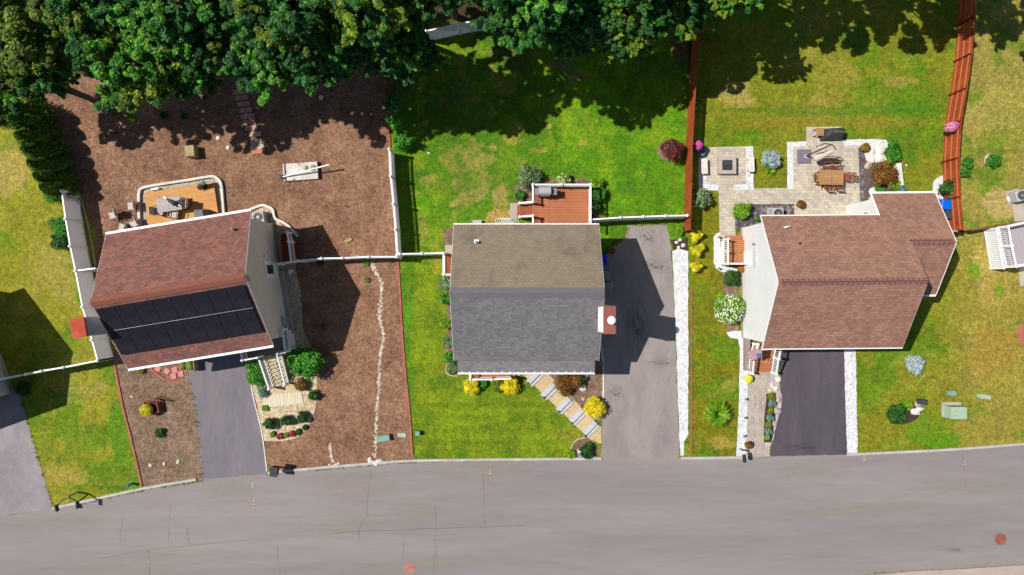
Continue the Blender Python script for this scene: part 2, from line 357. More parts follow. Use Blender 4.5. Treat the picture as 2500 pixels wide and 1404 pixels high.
m_paver = bricks('tumbled_patio_paver', A(224, 210, 184), A(190, 180, 170), A(160, 148, 134), .30, .20, .008, patch=.08, ps=.9, squash=.7, fine=.12, bump=.5)
m_paver2 = bricks('walkway_paver', A(208, 194, 176), A(178, 168, 162), A(146, 134, 122), .26, .18, .012, rot=1.5708, patch=.10, fine=.12, bump=.5)
m_pavert = bricks('tan_path_brick', A(224, 200, 156), A(208, 182, 138), A(184, 158, 118), .22, .11, .008, rot=.75, patch=.06, fine=.08)
m_white = plain('white_vinyl', (.84, .84, .86, 1), .45, var=.02)
def glow_through(m, f):                      # thin vinyl lets some daylight through
    t = m.node_tree; b = t.nodes['Principled BSDF']; tr = t.nodes.new('ShaderNodeBsdfTranslucent'); tr.inputs[0].default_value = (.84, .83, .86, 1); mx = t.nodes.new('ShaderNodeMixShader'); mx.inputs[0].default_value = f
    t.links.new(b.outputs[0], mx.inputs[1]); t.links.new(tr.outputs[0], mx.inputs[2]); t.links.new(mx.outputs[0], t.nodes['Material Output'].inputs[0]); return m
m_vinyl = glow_through(plain('vinyl_panel', (.84, .83, .86, 1), .5, var=.02), .38)
m_whited = plain('white_painted_wood', (.8, .8, .81, 1), .5, var=.05)
m_black = plain('black_metal', (.02, .02, .022, 1), .45)
m_char = plain('charcoal_fabric', (.045, .048, .055, 1), .8, var=.25)
m_gm = plain('grey_metal', A(150, 150, 152), .45, .3)
m_lg = plain('light_grey_metal', A(190, 190, 192), .5)
m_steel = plain('brushed_steel', (.45, .46, .48, 1), .3, .8)
m_wood = bricks('aged_oak_wood', A(206, 160, 110), A(190, 142, 94), A(110, 76, 46), 3., .10, .012, patch=.08, bump=.3)
m_oldwood = bricks('weathered_pine', A(196, 176, 136), A(180, 160, 120), A(120, 104, 76), 3., .16, .010, patch=.1)
m_redwood = plain('reddish_timber', A(150, 84, 58), .7, var=.18)
m_brickred = mottle('red_clay_brick', A(196, 116, 98), A(170, 96, 80), 3, 12, fine=.2)
m_creek = mottle('creek_pebble', A(236, 226, 208), A(186, 164, 138), 4, 14, fine=.3)
m_soil = mottle('dark_soil', A(84, 66, 56), A(64, 52, 46), 2, 18, fine=.4)
m_bark = mottle('tree_bark', (.09, .065, .045, 1), (.05, .038, .03, 1), 2, 20, fine=.4, bump=.8)
m_stem = plain('shrub_stem', (.08, .055, .035, 1), .9)
m_glass = plain('dark_window_glass', (.02, .025, .035, 1), .12, var=0)
m_blue = plain('blue_plastic', (.0, .11, .62, 1), .4); m_blue2 = plain('navy_blue_plastic', (.01, .02, .55, 1), .4)
m_green = plain('utility_green_paint', A(132, 172, 160), .55); m_green2 = plain('pale_green_paint', A(176, 198, 172), .6)

# ------------------------------------------------------------------ road, driveways, kerbs
CURB = [(-260, 1330), (-80, 1288), (0, 1263), (130, 1240), (195, 1226), (350, 1192), (495, 1168), (650, 1155), (720, 1147), (810, 1139), (920, 1130), (1010, 1124), (1240, 1121), (1480, 1119), (1665, 1118), (1810, 1116), (1880, 1114), (2068, 1109), (2200, 1103), (2300, 1098), (2400, 1091), (2500, 1083), (2800, 1058)]
LOW = [(2800, 1352), (2500, 1380), (2230, 1394), (2120, 1402), (1990, 1410), (1500, 1422), (1000, 1436), (500, 1475), (0, 1565), (-260, 1630)]
m_road = asphalt('road_asphalt', A(143, 134, 134), A(157, 148, 146), .20, (0.20, 1.9, 1), .06)
road = sheet('road', CURB+LOW, .006, m_road)
# pale worn dust on the road near the kerb
m_dust = NM('road_dust'); kk = m_dust
kk.out(A(184, 173, 155), .9); tr = kk.n('BsdfTransparent'); mx = kk.n('MixShader')
sep = kk.n('TexGradient'); sep.gradient_type = 'SPHERICAL'; kk.l(kk.co.outputs['Object'], sep.inputs[0])
mm = kk.n('Math'); mm.operation = 'MULTIPLY'; kk.l(sep.outputs['Fac'], mm.inputs[0]); kk.l(kk.ramp(kk.noise(2.2, 5, rough=.7), [(0.36, grey(0)), (0.72, grey(.75))]), mm.inputs[1])
kk.l(mm.outputs[0], mx.inputs[0]); kk.l(tr.outputs[0], mx.inputs[1]); kk.l(kk.b.outputs[0], mx.inputs[2]); kk.l(mx.outputs[0], kk.t.nodes['Material Output'].inputs[0])
for i, (px, py, rx, ry) in enumerate([(870, 1190, 120, 45), (1170, 1150, 190, 30), (850, 1285, 120, 22), (130, 1275, 160, 26), (560, 1195, 70, 30), (1010, 1250, 80, 40), (2080, 1245, 260, 24), (1950, 1150, 90, 26), (330, 1380, 300, 30), (1050, 1375, 300, 24), (2350, 1190, 160, 20)]):
    d = MB().add([(-1, -1, 0), (1, -1, 0), (1, 1, 0), (-1, 1, 0)], [(0, 1, 2, 3)]).build('road_dust', m_dust.m); p = W(px, py)
    d.location = (p.x, p.y, .009+.0004*i); d.scale = (rx/36, ry/36, 1); d.rotation_euler = (0, 0, .08); tag(d, kind='structure')
def curb(name, i0, i1, a=None, b=None):
    pts = [W(*p) for p in ([a] if a else [])+CURB[i0:i1]+([b] if b else [])]
    tag(strip_mb(catmull([(p.x, p.y, 0) for p in pts], 3), .17, 0, .11).build('kerb', m_curb), kind='structure')
curb('kerb', 3, 6, b=(480, 1170)); curb('kerb', 8, 13, a=(655, 1154), b=(1468, 1119)); curb('kerb', 15, 16, a=(1662, 1118), b=(1826, 1115)); curb('kerb', 18, 23, a=(2066, 1109))
strip = [(2120, 1402), (2230, 1393), (2360, 1387), (2500, 1378), (2800, 1350)]
sheet('sidewalk', strip+[(2800, 1500), (2100, 1500)], .10, mottle('sidewalk_concrete', A(196, 180, 166), A(176, 160, 150), .6, 12, fine=.14), .02, th=.1)
m_crack = plain('crack_tar', A(112, 102, 98), .9)
rc = random.Random(4); m = MB()
for pts, w in (([(905, 1150), (902, 1180), (897, 1215), (895, 1260), (876, 1290), (875, 1330)], .035), ([(362, 1345), (368, 1372), (365, 1404), (372, 1440)], .05), ([(458, 1290), (462, 1340)], .03),
             ([(675, 1330), (678, 1360), (684, 1404)], .035), ([(1062, 1240), (1065, 1290), (1062, 1340), (1060, 1404)], .03), ([(1180, 1155), (1182, 1220), (1183, 1290)], .035), ([(985, 1320), (984, 1370)], .03),
             ([(640, 1315), (870, 1298), (1060, 1290), (1240, 1284), (1330, 1280)], .05), ([(100, 1392), (340, 1345), (470, 1330), (640, 1315)], .04), ([(2350, 1095), (2354, 1150), (2358, 1200)], .04),
             ([(415, 1230), (413, 1290), (412, 1330)], .02), ([(300, 1255), (292, 1340)], .02)):
    q = []
    for a, b in zip(pts[:-1], pts[1:]):
        for j in range(6): q.append(W(a[0]+(b[0]-a[0])*j/6+rc.uniform(-1.6, 1.6), a[1]+(b[1]-a[1])*j/6+rc.uniform(-1.2, 1.2)))
    strip_mb(q, [w*.55*rc.uniform(.1, 1.2) for _ in q], .013, .0145, m)
tag(m.build('road_crack', m_crack), kind='structure')
m_dl = asphalt('left_drive_asphalt', A(121, 115, 123), A(137, 130, 135), .5, (1.6, .4, 1)); m_dn = asphalt('neighbour_drive_asphalt', A(136, 128, 134), A(168, 158, 160), .45)
m_dm = asphalt('middle_drive_asphalt', A(146, 136, 134), A(168, 158, 152), .5, (1.2, .5, 1)); m_dr = asphalt('right_drive_asphalt', A(84, 77, 86), A(100, 92, 98), .5, (2., .3, 1))
sheet('driveway', [(-200, 958), (20, 955), (45, 948), (90, 1110), (130, 1240), (0, 1262), (-200, 1300)], .012, m_dn, .03)
sheet('driveway', [(450, 840), (600, 840), (612, 930), (640, 1060), (652, 1157), (495, 1170), (480, 1030), (464, 930)], .012, m_dl, .04)
sheet('driveway', [(1532, 552), (1560, 548), (1628, 547), (1636, 590), (1644, 680), (1650, 850), (1655, 1000), (1658, 1119), (1469, 1120), (1472, 1010), (1472, 900), (1462, 760), (1466, 640), (1490, 606), (1512, 592), (1528, 572)], .012, m_dm, .05)
sheet('driveway', [(1880, 820), (2060, 820), (2062, 900), (2066, 1000), (2068, 1110), (1880, 1114), (1884, 1080), (1896, 1030), (1906, 960), (1904, 900), (1900, 860)], .012, m_dr, .03)
m_oil = kk2 = NM('tar_stain'); kk2.out((.04, .04, .045, 1), .8); tr = kk2.n('BsdfTransparent'); mx = kk2.n('MixShader')
sep = kk2.n('TexGradient'); sep.gradient_type = 'SPHERICAL'; kk2.l(kk2.co.outputs['Object'], sep.inputs[0])
mm = kk2.n('Math'); mm.operation = 'MULTIPLY'; kk2.l(sep.outputs['Fac'], mm.inputs[0]); kk2.l(kk2.ramp(kk2.noise(3.5, 5, rough=.7), [(0.45, grey(0)), (0.7, grey(.9))]), mm.inputs[1])
kk2.l(mm.outputs[0], mx.inputs[0]); kk2.l(tr.outputs[0], mx.inputs[1]); kk2.l(kk2.b.outputs[0], mx.inputs[2]); kk2.l(mx.outputs[0], kk2.t.nodes['Material Output'].inputs[0])
for i, (px, py, rx, ry) in enumerate([(1610, 886, 50, 14), (1555, 800, 34, 90), (1600, 650, 40, 24), (1580, 580, 26, 30), (1500, 960, 26, 26), (1960, 1092, 60, 16), (2330, 1342, 26, 8)]):
    d = MB().add([(-1, -1, 0), (1, -1, 0), (1, 1, 0), (-1, 1, 0)], [(0, 1, 2, 3)]).build('tar_stain', m_oil.m); p = W(px, py)
    d.location = (p.x, p.y, .018+.0004*i); d.scale = (rx/36, ry/36, 1); tag(d, kind='structure')
# painted utility marks on the road
m_yel = plain('survey_paint', A(224, 196, 130), .8, var=.3)
for i, (px, py) in enumerate([(617, 1186), (620, 1227), (1197, 1152), (2109, 1118), (2355, 1130)]):
    p = W(px, py); m = MB(); z0, z1 = .019, .021
    m.box((p.x, p.y, .02), (.03, .30, .002)); m.box((p.x-.05, p.y-.12, .0215), (.13, .028, .002), .7); m.box((p.x+.05, p.y-.12, .0225), (.13, .028, .002), -.7); m.box((p.x, p.y+.15, .0235), (.13, .028, .002), .2)
    tag(m.build('paint_mark', m_yel), kind='structure')

# ------------------------------------------------------------------ beds, mulch, gravel, paving
sheet('mulch_bed', [(92, 215), (300, 150), (600, 120), (880, 110), (940, 170), (948, 300), (957, 400), (968, 520), (974, 625), (985, 800), (1000, 1000), (1012, 1123), (920, 1129), (810, 1138), (720, 1146), (651, 1153), (640, 1060), (612, 930), (600, 840), (250, 780), (236, 650), (232, 560), (196, 480), (146, 350)], .005, m_mulch, .05)
sheet('mulch_bed', [(270, 860), (462, 850), (466, 935), (481, 1030), (495, 1166), (350, 1191), (322, 1080), (300, 980)], .007, m_mulch2, .04)
sheet('stone_bed', [(596, 868), (612, 930), (628, 990), (642, 1076), (690, 1077), (722, 1070), (745, 1052), (765, 1015), (772, 985), (775, 930), (765, 860)], .014, m_tgravel, .03)
sheet('stone_bed', [(595, 525), (620, 506), (642, 503), (668, 513), (676, 535), (690, 552), (708, 562), (722, 585), (722, 650), (735, 720), (738, 800), (760, 850), (700, 850), (640, 560)], .014, m_tgravel, .03)
sheet('gravel_border', [(340, 562), (344, 466), (352, 458), (520, 434), (536, 440), (546, 460), (552, 530), (540, 560)], .014, gravel('grey_pea_gravel', A(150, 140, 130), A(190, 178, 160), A(214, 206, 192), 12), .01)
sheet('mulch_bed', [(1258, 455), (1278, 440), (1300, 434), (1370, 436), (1440, 436), (1462, 455), (1464, 560), (1440, 560), (1440, 450), (1300, 452), (1300, 500), (1258, 496), (1252, 476)], .007, m_mulch2, .04)
sheet('mulch_bed', [(1085, 560), (1120, 550), (1120, 610), (1105, 640), (1110, 912), (1092, 905), (1086, 870), (1092, 800), (1088, 700), (1084, 600)], .007, m_mulch2, .05)
sheet('mulch_bed', [(1460, 640), (1470, 650), (1472, 900), (1473, 1020), (1455, 1062), (1440, 1050), (1300, 925), (1300, 890), (1455, 890)], .009, m_mulch2, .03)
sheet('mulch_bed', [(1400, 1080), (1424, 1066), (1448, 1078), (1466, 1100), (1462, 1116), (1395, 1116), (1394, 1095)], .009, m_mulch2, .03)
def disc_px(px, py, r, n=22): return [(px+r*math.cos(2*math.pi*i/n), py+r*math.sin(2*math.pi*i/n)) for i in range(n)]
sheet('mulch_ring', disc_px(1627, 368, 23), .009, m_mulch2, .04)
sheet('gravel_strip', [(1642, 614), (1655, 606), (1680, 614), (1680, 800), (1680, 1060), (1670, 1078), (1669, 1112), (1661, 1112), (1658, 1062), (1653, 900), (1648, 760)], .02, m_wgravel, .03)
sheet('mulch_bed', [(1638, 586), (1680, 580), (1680, 618), (1644, 616)], .016, m_soil, .05)
sheet('paver_patio', [(1714, 360), (1838, 357), (1840, 465), (1755, 466), (1754, 462), (1714, 462)], .0145, m_paver)
sheet('gravel_border', [(1706, 362), (1723, 362), (1725, 450), (1754, 451), (1754, 466), (1706, 462)], .020, m_wgravel, .015)
sheet('gravel_border', [(1821, 358), (1838, 357), (1840, 464), (1792, 464), (1792, 450), (1821, 450)], .020, m_wgravel, .015)
sheet('paver_patio', [(1754, 461), (1937, 459), (1937, 356), (1968, 352), (1968, 310), (2054, 309), (2057, 352), (2100, 352), (2112, 525), (2040, 530), (1936, 526), (1850, 530), (1793, 497), (1796, 586), (1757, 586)], .016, m_paver)
sheet('gravel_border', [(1921, 347), (1968, 345), (1968, 357), (1937, 358), (1937, 461), (1922, 461)], .020, m_wgravel, .015)
sheet('gravel_border', [(2057, 341), (2140, 339), (2163, 342), (2168, 350), (2162, 380), (2160, 398), (2125, 398), (2112, 384), (2108, 355), (2057, 356)], .022, m_wgravel, .03)
sheet('gravel_border', [(2095, 362), (2107, 362), (2113, 500), (2100, 502)], .024, m_dgravel, .01)
sheet('gravel_border', [(1793, 498), (1938, 498), (1940, 530), (1860, 545), (1802, 566), (1796, 560)], .020, m_dgravel, .02)
sheet('stone_bed', [(2107, 355), (2135, 370), (2160, 390), (2150, 420), (2205, 430), (2210, 480), (2110, 520)], .018, mottle('bed_mulch', A(120, 100, 94), A(98, 82, 80), 2, 16, fine=.35), .03)
sheet('gravel_border', [(1742, 580), (1748, 570), (1758, 567), (1758, 586), (1762, 650), (1800, 652), (1800, 664), (1762, 664), (1748, 656), (1742, 640)], .020, m_wgravel, .02)
sheet('mulch_bed', [(1764, 664), (1802, 660), (1802, 825), (1776, 820), (1764, 760)], .012, m_mulch2, .03)
sheet('gravel_strip', [(1773, 812), (1790, 808), (1826, 808), (1826, 1116), (1797, 1117), (1803, 1000), (1806, 850), (1802, 828), (1782, 824)], .020, m_wgravel, .02)
sheet('walkway', [(1826, 900), (1884, 900), (1888, 960), (1880, 1080), (1879, 1114), (1820, 1116), (1824, 1020)], .024, m_paver2)
sheet('stone_bed', [(1880, 905), (1896, 905), (1902, 940), (1908, 965), (1906, 1000), (1896, 1035), (1888, 1070), (1880, 1090), (1868, 1088), (1884, 1000)], .026, mottle('ledge_stone', A(214, 200, 190), A(184, 168, 168), 1.6, 8, fine=.2), .03)
sheet('planting_bed', [(1871, 962), (1893, 958), (1893, 1010), (1884, 1080), (1864, 1080), (1866, 1020)], .03, m_soil, .02)
sheet('gravel_strip', [(2060, 840), (2089, 840), (2091, 960), (2094, 1106), (2068, 1108), (2063, 960)], .020, m_wgravel, .02)
sheet('mulch_ring', disc_px(2420, 392, 18), .012, m_stone2, .03); sheet('mulch_ring', disc_px(2306, 458, 30), .010, m_wgravel, .03)
sheet('paver_patio', disc_px(2510, 815, 27), .016, m_brickred); sheet('patio', [(2466, 470), (2500, 462), (2700, 430), (2700, 640), (2490, 700), (2480, 560)], .014, m_conc)
sheet('planting_bed', [(2166, 1010), (2176, 992), (2205, 982), (2240, 985), (2252, 1000), (2240, 1024), (2205, 1036), (2176, 1034)], .010, m_soil, .05)
# leaf and chip litter on the mulch, weeds along kerbs and borders: beyond counting
def litter(name, label, boxes, n, size, cols, seed, up=1.0, zz=.02):
    rng = np.random.default_rng(seed); P = []
    for i in range(n):
        x0, y0, x1, y1 = boxes[i % len(boxes)]; p = W(rng.uniform(min(x0, x1), max(x0, x1)), rng.uniform(min(y0, y1), max(y0, y1))); P.append((p.x, p.y, zz+rng.random()*.02))
    P = np.array(P); N = rng.normal(size=P.shape)*.5+np.array([0, 0, up]); N /= np.linalg.norm(N, axis=1)[:, None]
    k = NM(name); g_ = k.n('NewGeometry'); m_ = k.out(k.ramp(g_.outputs['Random Per Island'], [(0, cols[0]), (1, cols[1])]), .8)
    return tag(leaf_mesh(name, P, N, rng.uniform(.5, 1.3, n)*size, m_, None, rng), label, 'litter', None, 'stuff')
litter('wood_chips', 'scattered pale wood chips on the mulch yard', [(240, 300, 940, 430), (560, 430, 950, 620), (740, 640, 960, 1110), (230, 420, 340, 480)], 1100, .05, (A(224, 190, 158), A(176, 134, 104)), 5)
litter('wood_chips', 'scattered pale wood chips on the front mulch', [(320, 930, 465, 1160)], 260, .045, (A(226, 204, 180), A(170, 140, 116)), 6)
litter('dry_leaves', 'brown fallen leaves under the back trees', [(150, 200, 940, 330), (1030, 110, 1660, 240)], 700, .06, (A(150, 110, 70), A(110, 80, 52)), 7)
def edge_weeds(pts, w, n, seed, label):
    rng = np.random.default_rng(seed); q = catmull([W(*p) for p in pts], 6); P = []
    while len(P) < n:
        j = rng.integers(0, len(q)-1); c_ = q[j].lerp(q[j+1], rng.random()); r_ = rng.uniform(.04, .12)
        for i in range(rng.integers(6, 16)): P.append((c_.x+rng.normal()*r_, c_.y+rng.normal()*w, .01+rng.random()*.07))
    P = np.array(P); N = rng.normal(size=P.shape)+np.array([0, 0, .8]); N /= np.linalg.norm(N, axis=1)[:, None]
    return tag(leaf_mesh('border_weeds', P, N, rng.uniform(.03, .06, len(P)), m_weed, None, rng, .35), label, 'weeds', None, 'stuff')
k = NM('weed_green'); g_ = k.n('NewGeometry'); m_weed = k.out(k.ramp(g_.outputs['Random Per Island'], [(0, A(84, 110, 20)), (1, A(176, 170, 60))]), .8)
edge_weeds([(200, 1229), (350, 1197), (495, 1173)], .05, 500, 1, 'weeds in the gutter of the left kerb'); edge_weeds([(655, 1158), (810, 1143), (1010, 1127), (1240, 1124)], .05, 900, 2, 'weeds in the gutter of the middle kerb')
edge_weeds([(48, 955), (90, 1110), (130, 1236)], .05, 500, 3, 'ragged grass along the left neighbour driveway'); edge_weeds([(464, 935), (481, 1030), (496, 1166)], .03, 260, 4, 'weeds along the left driveway'); edge_weeds([(1530, 556), (1528, 575), (1508, 594), (1490, 604)], .06, 300, 5, 'ragged grass along the top of the middle driveway'); edge_weeds([(2093, 860), (2096, 1104)], .03, 300, 6, 'ragged grass along the right gravel strip')
edge_weeds([(1550, 549), (1630, 546)], .05, 300, 8, 'dry grass at the head of the middle driveway'); edge_weeds([(2110, 1399), (2300, 1392), (2480, 1382)], .05, 260, 9, 'weeds along the lower sidewalk')
# walkway with paired treads in front of the middle house
sheet('walkway', [(1268, 905), (1292, 895), (1330, 905), (1467, 1042), (1468, 1084), (1440, 1072), (1280, 918)], .016, m_pavert, .01)
# ------------------------------------------------------------------ houses
def siding(name, c):
    k = NM(name); w = k.n('TexWave'); w.bands_direction = 'Z'; w.wave_profile = 'SAW'; w.inputs['Scale'].default_value = 1.55; k.l(k.co.outputs['Object'], w.inputs['Vector'])
    cc = k.mix(1.0, c, k.ramp(k.noise(1.2, 4), [(0.3, grey(.95)), (0.7, grey(1.04))]), 'MULTIPLY')
    k.bump(w.outputs['Fac'], .35, .015); return k.out(cc, .6)
m_sid_t = siding('taupe_siding', (.74, .665, .60, 1)); m_sid_w = siding('white_siding', (.76, .76, .765, 1)); m_sid_c = siding('cream_siding', A(225, 218, 205))
m_sh_red = bricks('red_brown_shingle', A(168, 112, 97), A(122, 90, 86), A(126, 82, 72), .24, .14, .010, patch=.11, ps=.9, fine=.14, bump=.4)
m_sh_brown = bricks('brown_shingle', A(184, 139, 118), A(156, 116, 101), A(132, 94, 80), .26, .15, .010, patch=.09, ps=.8, fine=.10, bump=.4)
m_sh_tan = bricks('tan_shingle', A(158, 143, 123), A(146, 131, 113), A(128, 114, 100), .3, .15, .009, patch=.08, ps=.5, fine=.08, stain=(A(100, 92, 84), (1.0, .2, 1), .9, .53, .55))
m_sh_grey = bricks('grey_shingle', A(143, 139, 141), A(120, 117, 121), A(112, 109, 112), .22, .14, .010, patch=.08, ps=.8, fine=.12, bump=.3)
m_sh_greyd = plain('grey_ridge_shingle', A(124, 118, 126), .85, var=.08)
m_sh_redcap = plain('red_ridge_shingle', A(150, 94, 80), .85, var=.15); m_sh_browncap = bricks('brown_ridge_vent', A(160, 114, 104), A(150, 106, 98), A(88, 54, 50), .30, .8, .02, patch=.05)
m_panel = bricks('solar_cell_glass', (.013, .011, .018, 1), (.018, .014, .022, 1), (.010, .009, .013, 1), .16, .16, .008, off=0.0, patch=.25, rough=.5, bump=0)
m_copper = mottle('red_chimney_cap', A(186, 74, 52), A(200, 96, 74), 1.5, 8, fine=.12); m_copper2 = mottle('brown_chimney_cap', A(148, 88, 80), A(158, 98, 90), 1.5, 8, fine=.08)

def house(root, L, D, ze, zr, wall_m, roof_back, roof_front, cap_m, ohg=.28, ohe=.35, cap=True, back_gutter=True, front_gutter=True, cap_span=None, x0=None, name_prefix='', seams=0, cap_w=.32, skip_rake=0, gw=.06):
    """gable-roofed body: ridge along local x; returns slope function"""
    x1 = L/2; x0 = -L/2; hd = D/2; sl = (zr-ze)/hd
    wx0, wx1, wy = x0+ohg, x1-ohg, hd-ohe
    zt = ze+sl*ohe-.16; zp = zr-.16
    m = MB(); sec = [(-wy, 0), (wy, 0), (wy, zt), (0, zp), (-wy, zt)]
    vs = [(wx0, y, z) for y, z in sec]+[(wx1, y, z) for y, z in sec]
    m.add(vs, [(4, 3, 2, 1, 0), (5, 6, 7, 8, 9), (0, 1, 6, 5), (1, 2, 7, 6), (2, 3, 8, 7), (3, 4, 9, 8), (4, 0, 5, 9)])
    m.build('wall', wall_m, root)
    # foundation
    f = MB(); f.box(((wx0+wx1)/2, 0, .2), (wx1-wx0+.05, 2*wy+.05, .4)); f.build('foundation', m_conc, root)
    t = .14; n = Vector((0, sl, 1)).normalized()
    for sgn, mt in ((1, roof_back), (-1, roof_front)):
        e = (sgn*hd, ze); r = (0, zr)
        s = MB(); vs = []
        for x in (x0, x1): vs += [(x, e[0], e[1]), (x, r[0], r[1]), (x, r[0], r[1]-t), (x, e[0], e[1]-t)]
        s.add(vs, [(0, 4, 5, 1), (1, 5, 6, 2), (2, 6, 7, 3), (3, 7, 4, 0), (0, 1, 2, 3), (4, 7, 6, 5)])
        s.build('roof_slope', mt, root)
        if (sgn > 0 and back_gutter) or (sgn < 0 and front_gutter):
            g = MB(); y = sgn*(hd+.06); g.box(((x0+x1)/2, sgn*(hd+gw/2+.005), ze-.09), (x1-x0+.04, gw, .12))
            for i in range(seams): g.box((x0+(i+.5)*(x1-x0)/seams, sgn*(hd+.0), ze-.015), (.05, .2, .03))
            g.build('gutter', m_white, root)
    for sx, xx in ((-1, x0), (1, x1)):
        for sgn in (1, -1):
            if sx == skip_rake and sgn == 1: continue
            MB().bar((xx+sx*.008, sgn*hd, ze-.10), (xx+sx*.008, 0, zr-.10), .016, .15).build('rake_board', m_white, root)
    if cap:
        c = MB(); cs = cap_span or (x0, x1)
        for sgn in (1, -1):
            y1 = sgn*cap_w; z1 = zr-abs(y1)*sl
            c.add([(cs[0], 0, zr+.07), (cs[1], 0, zr+.07), (cs[1], y1, z1+.045), (cs[0], y1, z1+.045), (cs[0], y1, z1), (cs[1], y1, z1), (cs[0], 0, zr), (cs[1], 0, zr)], [(0, 1, 2, 3), (3, 2, 5, 4), (0, 3, 4, 6), (1, 7, 5, 2)])
        c.build('ridge_cap', cap_m, root)
    return lambda y: zr-abs(y)*sl
def window(root, x, y, z, w, h, axis='x', sgn=1, name='window'):
    """axis 'x': on a wall facing +-x at x; 'y': facing +-y"""
    d = .06; fr = .09
    def bx(m, du, dz, su, sz, off, th):
        c = (x+sgn*off, y+du, z+dz) if axis == 'x' else (x+du, y+sgn*off, z+dz); dd = (th, su, sz) if axis == 'x' else (su, th, sz); m.box(c, dd)
    f = MB(); bx(f, 0, h/2, w+2*fr, fr, d/2, d); bx(f, 0, -h/2, w+2*fr, fr, d/2, d); bx(f, w/2+fr/2, 0, fr, h-fr, d/2, d); bx(f, -w/2-fr/2, 0, fr, h-fr, d/2, d); bx(f, 0, 0, w, .05, d/2, d*.8)
    o = f.build(name, m_white, root); p = MB(); bx(p, 0, 0, w, h, .012, .02); p.build('pane', m_glass, o)
    s = MB(); bx(s, 0, -h/2-fr*.75, w+2*fr+.08, .06, .07, .14); s.build('sill', m_white, o); return o
def door(root, x, y, z, w, h, sgn=1, glass=True):
    f = MB(); f.box((x+sgn*.03, y, z+h/2), (.07, w, h)); f.box((x+sgn*.02, y, z+h+.03), (.09, w+.16, .1)); 
    for s_ in (-1, 1): f.box((x+sgn*.02, y+s_*(w/2+.05), z+h/2-.02), (.09, .09, h))
    o = f.build('door', m_white, root)
    if glass: MB().box((x+sgn*.072, y, z+h*.60), (.014, w*.62, h*.55)).build('pane', m_glass, o)
    MB().tube([(x+sgn*.07, y+w*.4, z+1.0), (x+sgn*.13, y+w*.4, z+1.0), (x+sgn*.13, y+w*.3, z+1.0)], .018).build('handle', m_steel, o); return o
def garage(root, x, y, w, h, sgn=-1):
    f = MB(); f.box((x, y+sgn*.03, h/2), (w, .06, h))
    for i in range(4): f.box((x, y+sgn*.065, .3+i*h/4), (w-.15, .015, h/4-.1))
    o = f.build('garage_door', m_white, root)
    t = MB(); t.box((x, y+sgn*.04, h+.07), (w+.3, .1, .14)); [t.box((x+s_*(w/2+.075), y+sgn*.04, h/2), (.15, .1, h)) for s_ in (-1, 1)]; t.build('door_trim', m_white, o)
def vent_pipe(root, x, y, zf, r=.05, hh=.35, mat=None, base=True):
    v = MB(); z = zf(y); v.tube([(x, y, z-.05), (x, y, z+hh)], r, 10); v.tube([(x, y, z+hh-.002), (x, y, z+hh+.004)], r*.7, 10, 1)
    o = v.build('vent_pipe', [mat or m_lg, m_black], root)
    if base: MB().box((x, y, z+.02), (.3, .3, .03), rx=0).build('flashing', m_white, o)
def gooseneck(): pass

# middle house
mh = thing('house', 'middle house with a tan rear roof slope and a grey front roof slope', 'house', (.875, -.3, 0))
zf = house(mh, 8.86, 8.3, 4.7, 7.38, m_sid_c, m_sh_tan, m_sh_grey, m_sh_greyd, seams=21, front_gutter=False, cap_w=.30)
pr = MB(); y0, y1 = -3.75, -4.95; z0, z1 = 4.50, 4.26; xa, xb = -4.23, 4.22
pr.add([(xa, y0, z0), (xb, y0, z0), (xb, y1, z1), (xa, y1, z1), (xa, y0, z0-.12), (xb, y0, z0-.12), (xb, y1, z1-.12), (xa, y1, z1-.12)], [(3, 2, 1, 0), (4, 5, 6, 7), (0, 1, 5, 4), (1, 2, 6, 5), (2, 3, 7, 6), (3, 0, 4, 7)])
o = pr.build('porch_roof', m_sh_grey, mh)
g = MB(); g.box((0, y1-.05, z1-.06), (xb-xa, .1, .12)); [g.box((xa+(i+.5)*(xb-xa)/17, y1-.0, z1+.01), (.05, .16, .03)) for i in range(17)]; g.build('gutter', m_white, o)
MB().box((0, -4.02, 3.15), (8.2, 1.0, 1.8)).build('overhang_wall', m_sid_c, mh)
sm = MB(); sm.add([(-3.2, -4.17, 4.69+.03), (4.4, -4.17, 4.72), (4.4, -4.20, 4.70), (-3.2, -4.20, 4.70)], [(0, 1, 2, 3)])
vent_pipe(mh, -3.0, 3.02, zf, .07, .38, m_lg)
for x_ in (-2.6, 0.2, 2.9): window(mh, x_, -4.52, 3.4, 1.1, 1.2, 'y', -1)
for x_ in (-2.6, .4): window(mh, x_, 3.8, 3.4, 1.0, 1.1, 'y', 1)
window(mh, -4.15, 1.2, 3.3, .9, 1.1, 'x', -1)
ch = MB(); ch.box((4.66, -1.54, 3.8), (.66, 1.52, 7.6)); ch.add([(4.33, -.80, 7.58), (4.33, -2.28, 7.58), (4.10, -2.24, 6.9), (4.10, -.84, 7.0), (4.33, -.80, 6.2), (4.33, -2.28, 6.2)], [(0, 1, 2, 3), (0, 3, 4), (1, 5, 2)]); o = ch.build('chimney', m_sid_w, mh)
cc = MB(); cc.box((4.66, -1.54, 7.66), (.70, 1.60, .12)); c2 = cc.build('chimney_cap', m_copper2, o)
fl = MB(); fl.lathe([(.17, 0), (.17, .28), (.24, .30), (.25, .42), (.20, .50), (.06, .54)], 20, (4.72, -1.54, 7.72)); fl.build('flue_cap', m_white, o, smooth=True)
# basement bulkhead panel on the left side
MB().box((-4.28, -1.55, .8), (.5, 1.75, 1.6)).build('bay_wall', m_sid_c, mh); MB().box((-4.30, -1.55, 1.63), (.62, 1.87, .06)).build('bay_roof', plain('beige_metal', A(190, 172, 156), .7), mh)

